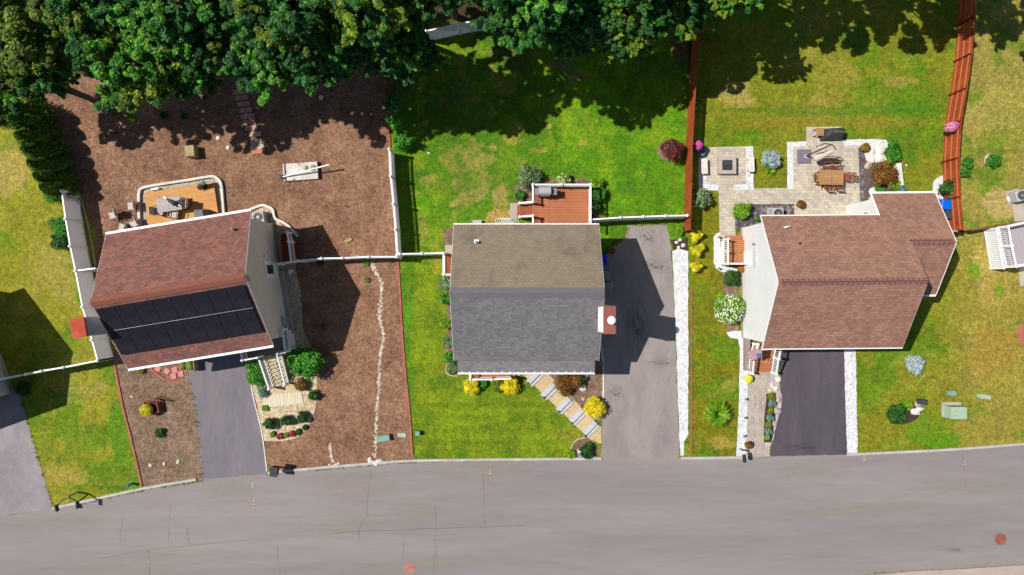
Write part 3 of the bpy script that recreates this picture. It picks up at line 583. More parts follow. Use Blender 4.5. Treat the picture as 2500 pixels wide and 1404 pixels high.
# right house
rh = thing('house', 'right house with brown roof, ridge vents, a rear wing and white siding', 'house', (19.53, .35, 0), math.radians(.5))
zf = house(rh, 8.55, 8.1, 4.7, 7.38, m_sid_w, m_sh_brown, m_sh_brown, m_sh_browncap, seams=0, cap_span=(-4.1, 4.25), cap_w=.20, skip_rake=1)
WZ = 3.82; wr = 5.86
wing = MB(); wx0, wx1 = 22.45-19.53, 26.4-19.53; yb, yc, yf = 5.83-.35, 2.64-.35, -.50-.35
def slab(mb, x0, x1, ya, za, yb_, zb, t=.14):
    vs = []
    for x in (x0, x1): vs += [(x, ya, za), (x, yb_, zb), (x, yb_, zb-t), (x, ya, za-t)]
    mb.add(vs, [(0, 4, 5, 1), (1, 5, 6, 2), (2, 6, 7, 3), (3, 7, 4, 0), (0, 1, 2, 3), (4, 7, 6, 5)])
s = MB(); slab(s, wx0, wx1, yb, WZ, yc, wr); s.build('roof_slope', m_sh_brown, rh); s = MB(); slab(s, 4.27, wx1, yf, WZ, yc, wr); s.build('roof_slope', m_sh_brown, rh)
ww = MB(); sec = [(yf+.3, 0), (yb-.3, 0), (yb-.3, WZ+.05), (yc, wr-.16), (yf+.3, WZ+.05)]
ww.add([(wx0+.25, y, z) for y, z in sec]+[(wx1-.25, y, z) for y, z in sec], [(4, 3, 2, 1, 0), (5, 6, 7, 8, 9), (0, 1, 6, 5), (1, 2, 7, 6), (2, 3, 8, 7), (3, 4, 9, 8), (4, 0, 5, 9)]); ww.build('wing_wall', m_sid_w, rh)
for (a, b) in (((wx0-.015, yb, WZ-.07), (wx0-.015, yc+1.7, wr-1.15)), ((wx1+.015, yb, WZ-.07), (wx1+.015, yc, wr-.07)), ((wx1+.015, yf, WZ-.07), (wx1+.015, yc, wr-.07))):
    MB().bar(a, b, .03, .17).build('rake_board', m_white, rh)
g = MB(); g.box(((wx0+wx1)/2, yb+.06, WZ-.08), (wx1-wx0, .11, .12)); g.build('gutter', m_white, rh); g = MB(); g.box(((4.27+wx1)/2, yf-.06, WZ-.08), (wx1-4.27, .11, .12)); g.build('gutter', m_white, rh)
c = MB()
for sgn in (1, -1): c.add([(4.1, yc, wr+.07), (wx1-.15, yc, wr+.07), (wx1-.15, yc+sgn*.2, wr-.1), (4.1, yc+sgn*.2, wr-.1)], [(0, 1, 2, 3)])
c.build('ridge_cap', m_sh_browncap, rh)
v = MB(); z = zf(3.33-.0); v.tube([(-3.05, 3.3, zf(3.3)-.05), (-3.05, 3.3, zf(3.3)+.3), (-2.9, 3.33, zf(3.3)+.42)], .06, 10); v.build('vent_pipe', m_white, rh); vent_pipe(rh, -2.45, 2.28, zf, .06, .12, m_black, False)
XW = -4.27+.28
door(rh, XW, 1.55, .75, .9, 2.05, -1, False)
w_ = MB(); w_.box((XW-.25, 2.25-.35+.1, 2.25), (.5, .95, .36)); 
hd = MB(); hd.box((XW-.10, 1.62, 2.95), (.2, 1.2, .06)); hd.build('door_hood', m_lg, rh)
lt = MB(); lt.lathe([(.05, 0), (.08, .05), (.08, .2), (.03, .25)], 8, (XW-.12, 2.45, 2.7)); lt.bar((XW, 2.45, 2.85), (XW-.12, 2.45, 2.85), .03, .03); lt.build('wall_lamp', m_steel, rh)
for x_ in (-2.6, 0, 2.6): window(rh, x_, -3.74, 3.5, 1.1, 1.2, 'y', -1)
window(rh, -1.5, 3.74, 3.5, 1.1, 1.2, 'y', 1); window(rh, wx1-.25, yc, 2.6, 1., 1.1, 'x', 1); garage(rh, 0.6, -3.7, 3.6, 2.2)
lt = MB(); lt.lathe([(.05, 0), (.08, .05), (.08, .2), (.03, .25)], 8, (wx0+.13, yb-1.15, 2.7)); lt.build('wall_lamp', m_steel, rh)

# left house
rz = math.radians(9.3)
lh = thing('house', 'left house with red-brown roof, rows of solar panels and taupe side wall', 'house', (-19.70, -.14, 0), rz)
zf = house(lh, 8.95, 8.3, 4.7, 7.38, m_sid_t, m_sh_red, m_sh_red, m_sh_redcap, cap_w=.26, gw=.14)
SLP = (7.38-4.7)/4.15; ang = math.atan(SLP)
PL = 1.70; PWD = 8.62/8
for r_ in range(2):
    for c_ in range(8):
        x = -4.31+PWD*(c_+.5); s_ = .40+PL*(r_+.5); y = -s_*math.cos(ang); z = 7.38-s_*math.sin(ang)
        nrm = Vector((0, -math.sin(ang), math.cos(ang))); p = Vector((x, y, z))+nrm*.12
        pm = MB(); pm.box((0, 0, 0), (PWD-.025, PL-.025, .04)); o = pm.build('solar_panel', m_panel, lh); o.location = p; o.rotation_euler = (ang, 0, 0)
s_ = .40+PL; rl = MB(); rl.bar((-4.31, -s_*math.cos(ang), 7.38-s_*math.sin(ang)+.16), (4.31, -s_*math.cos(ang), 7.38-s_*math.sin(ang)+.16), .014, .04); rl.build('panel_rail', m_gm, lh)
vent_pipe(lh, 3.55, 3.1, zf, .07, .4, m_lg, False)
XR = 4.475-.28
door(lh, XR, .62, 1.05, .92, 2.05, 1); lt = MB(); lt.lathe([(.05, 0), (.09, .06), (.09, .2), (.03, .25)], 8, (XR+.12, 1.45, 2.75)); lt.bar((XR, 1.45, 2.9), (XR+.12, 1.45, 2.9), .03, .03); lt.build('wall_lamp', m_white, lh)
mt = MB(); mt.box((XR+.1, -2.75, 1.3), (.22, .5, .75)); mt.lathe([(.13, 0), (.13, .05)], 12, (XR+.3, -2.75, 1.3)); mt.tube([(XR+.08, -2.75, .2), (XR+.08, -2.75, 1.)], .03); mt.build('electric_meter', m_lg, lh)
mt = MB(); mt.box((XR+.08, -3.15, 1.0), (.16, .36, .5)); mt.tube([(XR+.08, -3.15, .1), (XR+.08, -3.15, .8)], .03); mt.build('utility_box', m_lg, lh)
MB().box((XR+.12, -1.55, .30), (.26, 4.3, .6)).build('foundation_step', m_conc, lh)
v = MB(); v.lathe([(.2, 0), (.2, .04)], 12); o = v.build('gable_vent', m_lg, lh); o.location = (XR+.02, .0, 6.2); o.rotation_euler = (0, math.pi/2, 0)
ch = MB(); ch.box((-5.18, -1.32, 3.8), (.74, 1.06, 7.6)); o = ch.build('chimney', plain('white_siding_shade_tone', A(190, 190, 205), .6), lh)  # white chase; the blue-grey of its shaded side is put into the colour
cc = MB(); cc.box((-5.18, -1.32, 7.66), (.82, 1.14, .12)); cc.build('chimney_cap', m_copper, o)
for x_ in (-2.8, 0, 2.6): window(lh, x_, -3.8, 3.5, 1.1, 1.2, 'y', -1)
window(lh, -2, 3.8, 3.5, 1.2, 1.1, 'y', 1); garage(lh, -.6, -3.8, 3.2, 2.2)

# neighbour beyond the left edge (only a corner and its shadow reach the picture)
nr = math.radians(20); nh = thing('house', 'neighbouring house at the left edge with pale siding, mostly outside the picture', 'house', (W(3, 826).x-.25-4.4*math.cos(nr), W(3, 826).y-4.4*math.sin(nr), 0), nr)
zf = house(nh, 9.0, 8.3, 4.7, 7.38, m_sid_c, m_sh_brown, m_sh_brown, m_sh_browncap)
window(nh, 4.2, 1.0, 3.2, .9, 1.1, 'x', 1)
# neighbour beyond the right edge
n2r = math.radians(14); n2 = thing('house', 'neighbouring house at the right edge with light grey siding', 'house', (W(2540, 560).x+3.6, W(2540, 560).y+.0, 0), n2r)
zf = house(n2, 9.0, 8.0, 4.4, 6.9, siding('light_grey_siding', (.66, .67, .70, 1)), m_sh_brown, m_sh_brown, m_sh_browncap)
window(n2, -4.22, .6, 2.8, .8, 1.5, 'x', -1)

# ------------------------------------------------------------------ fences
def fence(name, label, top_px, h, style='white', posts=True, group=None, gap=.05, base=0.0, skip=(), post_at=None):
    P = [W(px, py, h+base) for px, py in top_px]
    root = thing(name, label, 'fence', (P[0].x, P[0].y, base), 0, group); O = Vector((P[0].x, P[0].y, 0))
    pm = m_white if style == 'white' else m_fence_wood
    for i in range(len(P)-1):
        if i in skip: continue
        a = P[i]-O; b = P[i+1]-O; a.z = b.z = 0; d = (b-a).normalized()
        if style == 'white':
            m = MB(); m.bar(a+Vector((0, 0, (h+gap)/2-.03)), b+Vector((0, 0, (h+gap)/2-.03)), .035, h-gap-.12); n = max(1, int((b-a).length/.16))
            q = Vector((-d.y, d.x, 0))
            for j in range(1, n):
                p = a.lerp(b, j/n); m.bar(p+q*.02+Vector((0, 0, .15)), p+q*.02+Vector((0, 0, h-.15)), .012, .008, up=q); m.bar(p-q*.02+Vector((0, 0, .15)), p-q*.02+Vector((0, 0, h-.15)), .012, .008, up=q)
            o = m.build('panel', m_vinyl, root)
            for z_, t_ in ((h-.06, .12), (.12, .14)): MB().bar(a+Vector((0, 0, z_)), b+Vector((0, 0, z_)), .09, t_).build('rail', m_white, o)
        elif style == 'lattice':
            m = MB(); m.bar(a+Vector((0, 0, .68)), b+Vector((0, 0, .68)), .035, 1.25); o = m.build('panel', m_vinyl, root)
            for z_ in (.1, 1.32, h-.05): MB().bar(a+Vector((0, 0, z_)), b+Vector((0, 0, z_)), .09, .1).build('rail', m_white, o)
            l_ = MB(); n = max(2, int((b-a).length/.11))
            for j in range(1, n): p = a.lerp(b, j/n); l_.bar(p+Vector((0, 0, 1.36)), p+Vector((0, 0, h-.1)), .03, .02)
            for z_ in (1.45, 1.58, 1.70): l_.bar(a+Vector((0, 0, z_)), b+Vector((0, 0, z_)), .02, .03)
            l_.build('lattice', m_white, o)
        elif style == 'wood':
            L = (b-a).length; n = max(1, int(L/.145)); m = MB(); q = Vector((-d.y, d.x, 0))
            rr = random.Random(i+7)
            for j in range(n):
                p = a.lerp(b, (j+.5)/n); m.bar(p+Vector((0, 0, .03)), p+Vector((0, 0, h-.01-rr.uniform(0, .03))), L/n-.012, .022, up=q)
            o = m.build('board_panel', m_fence_wood, root)
            side = q if fence.side > 0 else -q
            for z_ in (.35, .95, 1.55):
                MB().bar(a+side*.045+Vector((0, 0, z_)), b+side*.045+Vector((0, 0, z_)), .04, .08).build('rail', m_fence_rail, o)
            m_ = MB(); m_.bar(a+side*.075+Vector((0, 0, 0)), a+side*.075+Vector((0, 0, h-.05)), .09, .09, up=d); m_.build('post', m_fence_post, root)
    if style != 'wood' and posts:
        for i, p in enumerate(P):
            q = p-O; m = MB(); m.box((q.x, q.y, (h+.05)/2), (.14, .14, h+.05)); m.lathe([(.11, 0), (.11, .04), (.02, .10)], 4, (q.x, q.y, h+.05)); m.build('post', m_white, root)
    return root
m_fence_wood = mottle('orange_stained_board', A(196, 98, 54), A(172, 78, 40), 1.5, 10, fine=.22, stretch=(1, 1, .2), bump=.3)
m_fence_rail = plain('orange_stained_rail', A(214, 124, 84), .7, var=.1); m_fence_post = plain('dark_stained_post', A(120, 44, 26), .8)
HF = 1.83
fence('vinyl_fence', 'tall white vinyl privacy fence along the left side of the left house', [(150, 466), (160, 535), (171, 601), (184, 661), (201, 750), (224, 830), (238, 880)], HF)
fence('vinyl_fence', 'short white vinyl fence run joining the left house roof corner', [(184, 661), (232, 655)], HF, posts=False)
fence('vinyl_fence', 'white vinyl fence crossing the lower-left lawn to the edge of the picture', [(238, 881), (155, 897), (101, 906), (63, 914), (0, 926), (-70, 940)], HF)
fence('vinyl_fence', 'white vinyl fence with lattice top on the right side of the mulch yard', [(950, 364), (953, 430), (960, 497), (965, 560), (969, 624)], HF, 'lattice')
fence('vinyl_fence', 'white vinyl fence between the red side deck and the mulch yard corner', [(727, 637), (785, 631), (836, 630), (900, 627), (968, 627)], HF)
fence('vinyl_fence', 'white vinyl fence from the mulch yard corner to the middle house side steps', [(976, 620), (1030, 619), (1082, 618)], HF)
fence('vinyl_fence', 'white vinyl fence crossing behind the middle driveway', [(1442, 536), (1515, 531), (1570, 529), (1625, 527), (1678, 526)], HF)
fence('vinyl_fence', 'white vinyl fence panels half hidden under the trees behind the middle lawn', [(1040, 76), (1118, 58), (1200, 44), (1280, 28)], HF)
fence.side = -1
fence('wood_fence', 'orange stained wood fence between the middle lawn and the right yard', [(1686, 560), (1689, 450), (1691, 350), (1697, 250), (1703, 150), (1711, 45), (1716, -40)], HF, 'wood')
fence.side = 1
fence('wood_fence', 'tall orange stained wood fence along the right side of the right yard', [(2353, 561), (2346, 480), (2343, 385), (2348, 295), (2362, 215), (2374, 130), (2380, 40), (2386, -40)], HF, 'wood')
f = thing('timber_wall', 'low dark timber fence from the orange fence end to the right deck', 'fence', W(2345, 566)); p0 = W(2345, 566)
m = MB(); d = W(2468, 545)-p0; m.bar((0, 0, .5), (d.x, d.y, .5), .08, 1.0); m.build('panel', plain('brown_fence_board', A(140, 96, 78), .8), f)
m = MB(); [m.box((d.x*t, d.y*t, .55), (.1, .1, 1.1)) for t in (0, .5, 1)]; m.build('post', m_fence_post, f)
m = MB(); p = W(2320, 564, 1.7); m.box((p.x, p.y, .85), (.95, .12, 1.7)); tag(m.build('fence_gate', plain('grey_gate', A(170, 160, 158), .7)), 'grey gate between the right house wing and the orange fence end', 'gate')

# low timber edging and curved kerb pieces
def edging(name, label, px, w, z, mat, n=4, cat='edging'):
    pts = catmull([W(*p) for p in px], n); return tag(strip_mb(pts, w, 0, z).build(name, mat), label, cat)
m_wire = m_gm
edging('yard_edging', 'thin grey edging along the left side of the mulch yard', [(90, 224), (112, 290), (140, 358), (170, 425), (196, 478), (214, 540), (228, 610), (234, 650)], .06, .10, m_stone2)
edging('yard_edging', 'pale edging of the mulch yard beside the garden shrubs, right', [(942, 170), (948, 260), (954, 362)], .05, .08, m_brickred)
edging('brick_edging', 'red brick edging between the left lawn and the front mulch', [(279, 884), (290, 940), (302, 1000), (318, 1060), (332, 1120), (347, 1188)], .13, .08, m_brickred)
edging('brick_edging', 'red brick edging between the mulch yard and the narrow grass strip', [(972, 636), (978, 740), (984, 840), (992, 930), (1000, 1010), (1007, 1110)], .12, .08, m_brickred)
edging('brick_edging', 'curved red brick edging round the loose red pavers', [(362, 893), (378, 908), (400, 925), (425, 933), (450, 934)], .12, .07, m_brickred)
edging('brick_edging', 'short curved red brick edging beside the cedar planters', [(418, 888), (430, 894), (445, 898)], .10, .07, m_brickred)
edging('brick_edging', 'red edging strip along the right yard below the golden bushes', [(1688, 700), (1688, 850), (1687, 1112)], .08, .06, m_brickred)
edging('block_edging', 'white curved block edging around the tan deck', [(344, 560), (342, 500), (343, 470), (353, 459), (400, 450), (460, 441), (515, 432), (532, 436), (542, 450), (546, 490), (549, 528)], .16, .22, m_stone)
edging('block_edging', 'white wavy block edging around the air conditioner bed', [(603, 524), (612, 513), (640, 502), (655, 505), (667, 512), (670, 524), (675, 535), (690, 542), (705, 552), (718, 566), (728, 578)], .16, .2, m_stone)
edging('bed_edging', 'grey metal edging between the left driveway and the stone bed', [(612, 930), (620, 975), (634, 1030), (643, 1078), (652, 1150)], .07, .05, m_stone)
edging('bed_edging', 'thin edging round the plants left of the middle house front', [(1092, 888), (1088, 905), (1098, 916), (1118, 918)], .06, .05, m_stone2)
edging('bed_edging', 'thin tan edging round the small plant bed at the walkway foot', [(1392, 1112), (1396, 1090), (1408, 1074), (1428, 1068)], .07, .06, m_stone2)
edging('stone_edging', 'row of small white stones along the middle driveway left edge', [(1468, 838), (1472, 870), (1473, 900), (1473, 950), (1472, 1000)], .06, .06, m_stone)
# dry creeks of small stones: beyond counting
def creek(px, w, label, seed, n=900):
    pts = catmull([W(*p) for p in px], 8); r = random.Random(seed); m = MB()
    for i in range(n):
        j = r.randrange(len(pts)-1); p = pts[j].lerp(pts[j+1], r.random()); s_ = r.uniform(.025, .075)
        x = p.x+r.gauss(0, w*.26); y = p.y+r.gauss(0, w*.2)
        m.lathe([(s_, 0), (s_*.9, s_*.35), (s_*.4, s_*.6)], 5, (x, y, .01), 0)
    return tag(m.build('creek_stones', m_creek), label, 'stones', None, 'stuff')
creek([(906, 640), (915, 660), (932, 692), (930, 740), (926, 775), (937, 822), (928, 870), (926, 930), (922, 990), (918, 1050), (916, 1116)], .24, 'winding line of small pale stones down the mulch yard', 1, 780)
creek([(806, 1082), (808, 1105), (813, 1128)], .16, 'short line of small stones near the kerb', 2, 120)
creek([(1468, 850), (1473, 900), (1472, 950), (1471, 1000)], .10, 'tiny white stones edging the middle driveway', 3, 120)

# ------------------------------------------------------------------ railings, decks, steps
def railing(root, a, b, z0, z1, posts=(True, True), mat=None, sp=.125, name='railing'):
    """a,b local xy of the line; z0 floor height (or pair), z1 rail top height above floor"""
    za, zb = (z0 if hasattr(z0, '__len__') else (z0, z0)); mat = mat or m_white
    A_, B_ = Vector((a[0], a[1], za)), Vector((b[0], b[1], zb)); up = Vector((0, 0, 1))
    m = MB(); m.bar(A_+up*(z1-.04), B_+up*(z1-.04), .10, .07); m.bar(A_+up*.1, B_+up*.1, .06, .06); n = max(2, int((B_-A_).length/sp))
    for j in range(1, n): p = A_.lerp(B_, j/n); m.bar(p+up*.1, p+up*(z1-.05), .035, .035)
    o = m.build(name, mat, root)
    for ok, P in ((posts[0], A_), (posts[1], B_)):
        if ok:
            q = MB(); q.box((P.x, P.y, P.z+(z1+.04)/2), (.13, .13, z1+.04)); q.lathe([(.11, 0), (.11, .03), (.02, .09)], 4, (P.x, P.y, P.z+z1+.04)); q.build('post', mat, root)
    return o
def planks(name, c1, c2, dark, w=.14, rot=0.0):
    return bricks(name, c1, c2, dark, 5.0, w, .014, rot=rot, patch=.08, ps=1.2, bump=.4, fine=.08)
m_deck_mid = planks('red_brown_decking', A(202, 130, 92), A(190, 118, 80), A(124, 68, 44))
m_deck_tan = planks('tan_composite_decking', A(228, 172, 108), A(216, 158, 98), A(176, 122, 70))
m_deck_right = planks('orange_brown_decking', A(196, 130, 88), A(184, 118, 78), A(120, 74, 48))
m_deck_rust = planks('rust_brown_decking', A(150, 66, 44), A(136, 58, 38), A(84, 34, 22)); m_deck_taupe = planks('taupe_decking', A(150, 136, 122), A(138, 124, 112), A(86, 76, 68), .22)
m_cream = planks('cream_tread', A(232, 218, 182), A(222, 206, 170), A(170, 150, 112), .17)
# middle rear deck
dz = 1.0
dk = thing('rear_deck', 'red-brown rear deck with white railing behind the middle house', 'deck', (0, 0, 0))
a = W(1300, 456, dz); b = W(1438, 560, dz); x0, x1, y1, y0 = a.x, b.x, a.y, 3.70
MB().box(((x0+x1)/2, (y0+y1)/2, dz-.02), (x1-x0, y1-y0, .05)).build('floor', m_deck_mid, dk)
m = MB(); m.box(((x0+x1)/2, y1, dz-.17), (x1-x0, .04, .25)); m.box((x0, (y0+y1)/2, dz-.17), (.04, y1-y0, .25)); m.box((x1, (y0+y1)/2, dz-.17), (.04, y1-y0, .25))
[m.box((xx, yy, .4), (.12, .12, .8)) for xx in (x0+.1, (x0+x1)/2, x1-.1) for yy in (y1-.1,)]; m.build('frame', m_whited, dk)
xm = (x0+x1)/2; ys0 = W(1300, 497, dz).y; ys1 = W(1300, 530, dz).y
railing(dk, (x0, y1), (xm, y1), dz, 1.0); railing(dk, (xm, y1), (x1, y1), dz, 1.0, (False, True)); ymid = (y0+y1)/2
railing(dk, (x1, y1), (x1, ymid), dz, 1.0, (False, True)); railing(dk, (x1, ymid), (x1, y0+.1), dz, 1., (False, False)); railing(dk, (x0, y1), (x0, ys0), dz, 1., (False, True)); railing(dk, (x0, ys1), (x0, y0+.1), dz, 1., (True, False))
st = MB()
for i in range(4): st.box((x0-.13-.25*i, (ys0+ys1)/2, dz-.2*(i+1)+.0), (.27, ys0-ys1, .05)); st.box((x0-.01-.25*i, (ys0+ys1)/2, dz-.2*(i+.5)-.02), (.02, ys0-ys1-.02, .18))
st.build('steps', planks('step_board', A(186, 108, 76), A(172, 98, 68), A(104, 52, 34), .14, 1.5708), dk)
railing(dk, (x0, ys0), (x0-.85, ys0), (dz, .3), .95, (False, True)); railing(dk, (x0, ys1), (x0-.85, ys1), (dz, .3), .95, (False, True))
tag(MB().box((W(1256, 516).x, W(1256, 516).y, .06), (.62, 1.1, .12)).build('concrete_pad', m_conc), 'small concrete pad at the foot of the rear deck steps', 'paving slab')
# middle side steps
sp = thing('side_porch', 'small side porch with slatted landing and white rail left of the middle house', 'porch', (0, 0, 0)); a = W(1086, 620, .8); b = W(1106, 671, .8); xs_, xe = a.x, -3.28
MB().box(((xs_+xe)/2, (a.y+b.y)/2, .78), (xe-xs_, a.y-b.y, .05)).build('floor', planks('side_deck_board', A(196, 112, 74), A(182, 100, 64), A(90, 44, 26), .14), sp)
MB().box(((xs_+xe)/2, (a.y+b.y)/2, .38), (xe-xs_-.1, a.y-b.y-.1, .72)).build('skirt', m_whited, sp)
railing(sp, (xs_, a.y), (xs_, b.y), .8, .95); railing(sp, (xs_, b.y), (xe, b.y), .8, .95, (False, False)); MB().box(((xs_+xe)/2, a.y+.3, .3), (xe-xs_, .6, .6)).build('step', m_conc, sp)
# middle front porch
fp = thing('front_porch', 'narrow front porch with white railing under the middle house front eave', 'porch', (0, 0, 0)); pz = .55
a = W(1150, 905, pz); b = W(1246, 922, pz); MB().box(((a.x+b.x)/2, b.y+.75, pz-.02), (b.x-a.x, 1.5, .05)).build('floor', m_deck_mid, fp); MB().box(((a.x+b.x)/2, b.y+.75, .25), (b.x-a.x-.1, 1.4, .5)).build('skirt', m_whited, fp)
xmid = (a.x+b.x)/2+.1; railing(fp, (a.x, b.y), (xmid, b.y), pz, .95); railing(fp, (xmid, b.y), (b.x, b.y+.06), pz, .95, (False, True)); railing(fp, (a.x, b.y), (a.x, b.y+1.4), pz, .95, (False, False))
[MB().box((b.x+.22+.3*i, b.y+.7, pz-.15*(i+1)), (.32, 1.2, .06)).build('step', m_conc if i else m_deck_mid, fp) for i in range(3)]
# walkway treads: five raised pairs
m_tread = mottle('grey_white_granite', A(214, 214, 216), A(196, 196, 200), 2, 9, fine=.08); u = Vector((.71, -.71, 0)); n_ = Vector((.71, .71, 0))
for i, (px, py, wd) in enumerate([(1307, 922, 1.15), (1342, 955, 1.15), (1379, 990, 1.15), (1411, 1017, 1.15), (1443, 1047, 1.10)]):
    t = thing('walkway_step', ['topmost granite step pair of the middle walkway, by the front porch', 'second granite step pair down the middle walkway', 'third granite step pair, halfway down the middle walkway', 'fourth granite step pair of the middle walkway, by the golden bush', 'lowest granite step pair, at the driveway end of the middle walkway'][i], 'step', W(px, py), math.radians(-45), 'steps of the middle walkway')
    MB().box((-.14, 0, .10), (.36, wd, .18), .0).build('tread', m_tread, t); MB().box((.19, 0, .05), (.19, wd, .09)).build('tread', m_tread, t)
    MB().box((.07, 0, .06), (.03, wd, .14)).build('riser', m_black, t)
# left house front landing and stairs (rotated like the house)
ls = thing('front_stairs', 'cream front stairs and taupe landing with white railings on the left house', 'stairs', (0, 0, 0)); LZ = 1.45
def LP(px, py, z=LZ): p = W(px, py, z); return (p.x, p.y)
q = [LP(585, 858), LP(606, 880), LP(644, 873), LP(688, 862), LP(708, 857), LP(702, 812), LP(690, 800), LP(600, 800)]
q = [LP(606, 876), LP(640, 870), LP(690, 860), LP(708, 856), LP(702, 805), LP(600, 825)]
m = MB(); m.prism(q, LZ-.06, LZ); m.build('landing', bricks('taupe_decking_angled', A(150, 136, 122), A(138, 124, 112), A(86, 76, 68), 5., .22, .016, rot=-.16, patch=.06), ls)
m = MB(); cx_ = sum(p[0] for p in q)/6; cy_ = sum(p[1] for p in q)/6; m.prism([(cx_+(p[0]-cx_)*.96, cy_+(p[1]-cy_)*.96) for p in q], 0, LZ-.06); m.build('skirt', m_whited, ls)
TL, TR, BL, BR = W(645, 876, LZ), W(688, 866, LZ), W(668, 945, .1), W(706, 935, .1)
NS = 8; m = MB()
for i in range(NS):
    t0, t1 = i/NS, (i+1.08)/NS; z = LZ-(i+1)*LZ/(NS+1); c_ = [TL.lerp(BL, t0), TR.lerp(BR, t0), TR.lerp(BR, t1), TL.lerp(BL, t1)]
    m.prism([(p.x, p.y) for p in c_], z-.05, z)
m.build('treads', mottle('cream_boards', A(236, 222, 186), A(224, 208, 170), 2, 14, fine=.06), ls)
railing(ls, LP(606, 876), LP(600, 850), LZ, 1., (True, False)); railing(ls, LP(606, 876), LP(642, 869), LZ, 1., (False, True)); railing(ls, LP(690, 860), LP(708, 856), LZ, 1.); railing(ls, LP(708, 856), LP(701, 803), LZ, 1., (False, True))
railing(ls, (TL.x, TL.y), (BL.x, BL.y), (LZ, .1), .95, (False, True)); railing(ls, (TR.x, TR.y), (BR.x, BR.y), (LZ, .1), .95, (False, True))
p = [W(672, 950), W(735, 938), W(734, 956), W(672, 966)]; tag(MB().prism([(v.x, v.y) for v in p], 0, .05).build('concrete_slab', mottle('tan_concrete', A(216, 196, 150), A(204, 184, 140), 1, 14, fine=.08)), 'tan concrete slab at the foot of the cream stairs', 'paving slab')
p = [W(643, 966), W(736, 956), W(741, 983), W(648, 996)]; tag(MB().prism([(v.x, v.y) for v in p], 0, .06).build('plank_pad', planks('cream_plank_angled', A(236, 226, 200), A(226, 214, 186), A(176, 160, 128), .17, 1.45)), 'cream planked pad on the pebble bed below the stairs', 'paving slab')
# left house side deck
sd = thing('side_deck', 'rust-red side deck with white railing beside the left house door', 'deck', (0, 0, 0)); z_ = .95
q = [LP(688, 595, z_), LP(716, 592, z_), LP(722, 640, z_), LP(690, 646, z_)]; MB().prism(q, z_-.06, z_).build('floor', m_deck_rust, sd)
m = MB()
for i in range(4): a_, b_ = W(686, 593-5*i-1, z_-.2*(i+1)), W(714, 589-5*i-1, z_-.2*(i+1)); m.bar(a_, b_, .26, .05)
m.build('steps', m_deck_rust, sd); m = MB(); c_ = (sum(p[0] for p in q)/4, sum(p[1] for p in q)/4); m.prism([(c_[0]+(p[0]-c_[0])*.94, c_[1]+(p[1]-c_[1])*.94) for p in q], 0, z_-.06); m.build('skirt', m_deck_rust, sd)
railing(sd, LP(716, 592, z_), LP(722, 640, z_), z_, 1.); railing(sd, LP(722, 640, z_), LP(692, 646, z_), z_, 1., (False, True)); e_ = W(712, 570, .1); a_ = W(716, 592, z_); railing(sd, (a_.x, a_.y), (e_.x, e_.y), (z_, .2), .95, (False, True))
# left tan ground deck
gd = thing('ground_deck', 'tan low deck behind the left house with table and grill on it', 'deck', (0, 0, 0)); z_ = .32
q = [LP(354, 470, z_), LP(521, 443, z_), LP(533, 524, z_), LP(536, 560, z_), LP(362, 590, z_)]; MB().prism(q, z_-.05, z_).build('floor', planks('tan_decking_angled', A(228, 172, 108), A(216, 158, 98), A(176, 122, 70), .14, -.16), gd)
m = MB(); c_ = (sum(p[0] for p in q)/5, sum(p[1] for p in q)/5); m.prism([(c_[0]+(p[0]-c_[0])*.985, c_[1]+(p[1]-c_[1])*.985) for p in q], 0, z_-.05); m.build('frame', m_redwood, gd)
# right house side porch
sp = thing('side_porch', 'side porch with brown boards and white railing left of the right house', 'porch', (0, 0, 0)); z_ = .75
a = W(1766, 586, z_); b = W(1800, 645, z_); xe = 15.62
MB().box(((a.x+xe)/2, (a.y+b.y)/2, z_-.02), (xe-a.x, a.y-b.y, .05)).build('floor', m_deck_right, sp); MB().box(((a.x+xe)/2, (a.y+b.y)/2, .35), (xe-a.x-.1, a.y-b.y-.1, .66)).build('skirt', m_whited, sp)
ym = (a.y+b.y)/2; railing(sp, (a.x, a.y), (a.x, ym), z_, 1.); railing(sp, (a.x, ym), (a.x, b.y), z_, 1., (False, True)); railing(sp, (a.x, b.y), (xe-.1, b.y), z_, 1., (False, False)); railing(sp, (a.x, a.y), (a.x+.15, a.y), z_, 1., (False, False))
MB().box(((a.x+xe)/2+.1, a.y+.16, .45), (xe-a.x-.2, .32, .06)).build('step', m_deck_right, sp)
# right house front porch with planks
fp = thing('front_porch', 'orange-brown front porch ramp with white railings, flag above it, right house', 'porch', (0, 0, 0)); z_ = 1.0
q = [LP(1838, 838, z_), LP(1892, 838, z_), LP(1889, 870, z_), LP(1830, 870, z_)]; MB().prism([q[3], q[2], q[1], q[0]], z_-.05, z_).build('floor', m_deck_right, fp)
c0, c1, d0, d1 = W(1830, 870, z_), W(1889, 870, z_), W(1826, 908, .1), W(1882, 908, .1); m = MB(); NS = 5
for i in range(NS):
    t0, t1 = i/NS, (i+1.05)/NS; z = z_-(i+1)*z_/(NS+1); cc = [c0.lerp(d0, t0), c0.lerp(d0, t1), c1.lerp(d1, t1), c1.lerp(d1, t0)]; m.prism([(p.x, p.y) for p in cc], z-.05, z)
m.build('treads', m_deck_right, fp)
railing(fp, LP(1838, 838, z_), LP(1830, 870, z_), z_, 1., (True, True)); railing(fp, (c0.x, c0.y), (d0.x, d0.y), (z_, .1), .95, (False, True)); railing(fp, LP(1893, 842, z_), LP(1888, 872, z_), z_, 1.); railing(fp, LP(1888, 872, z_), (d1.x, d1.y), (z_, .15), .95, (False, True))
MB().prism([LP(1832, 845, .5), LP(1832, 905, .5), LP(1820, 905, .5), LP(1820, 818, .5), LP(1832, 818, .5)][::-1], 0, .5).build('planter_box', plain('mauve_block', A(168, 146, 144), .8), fp)
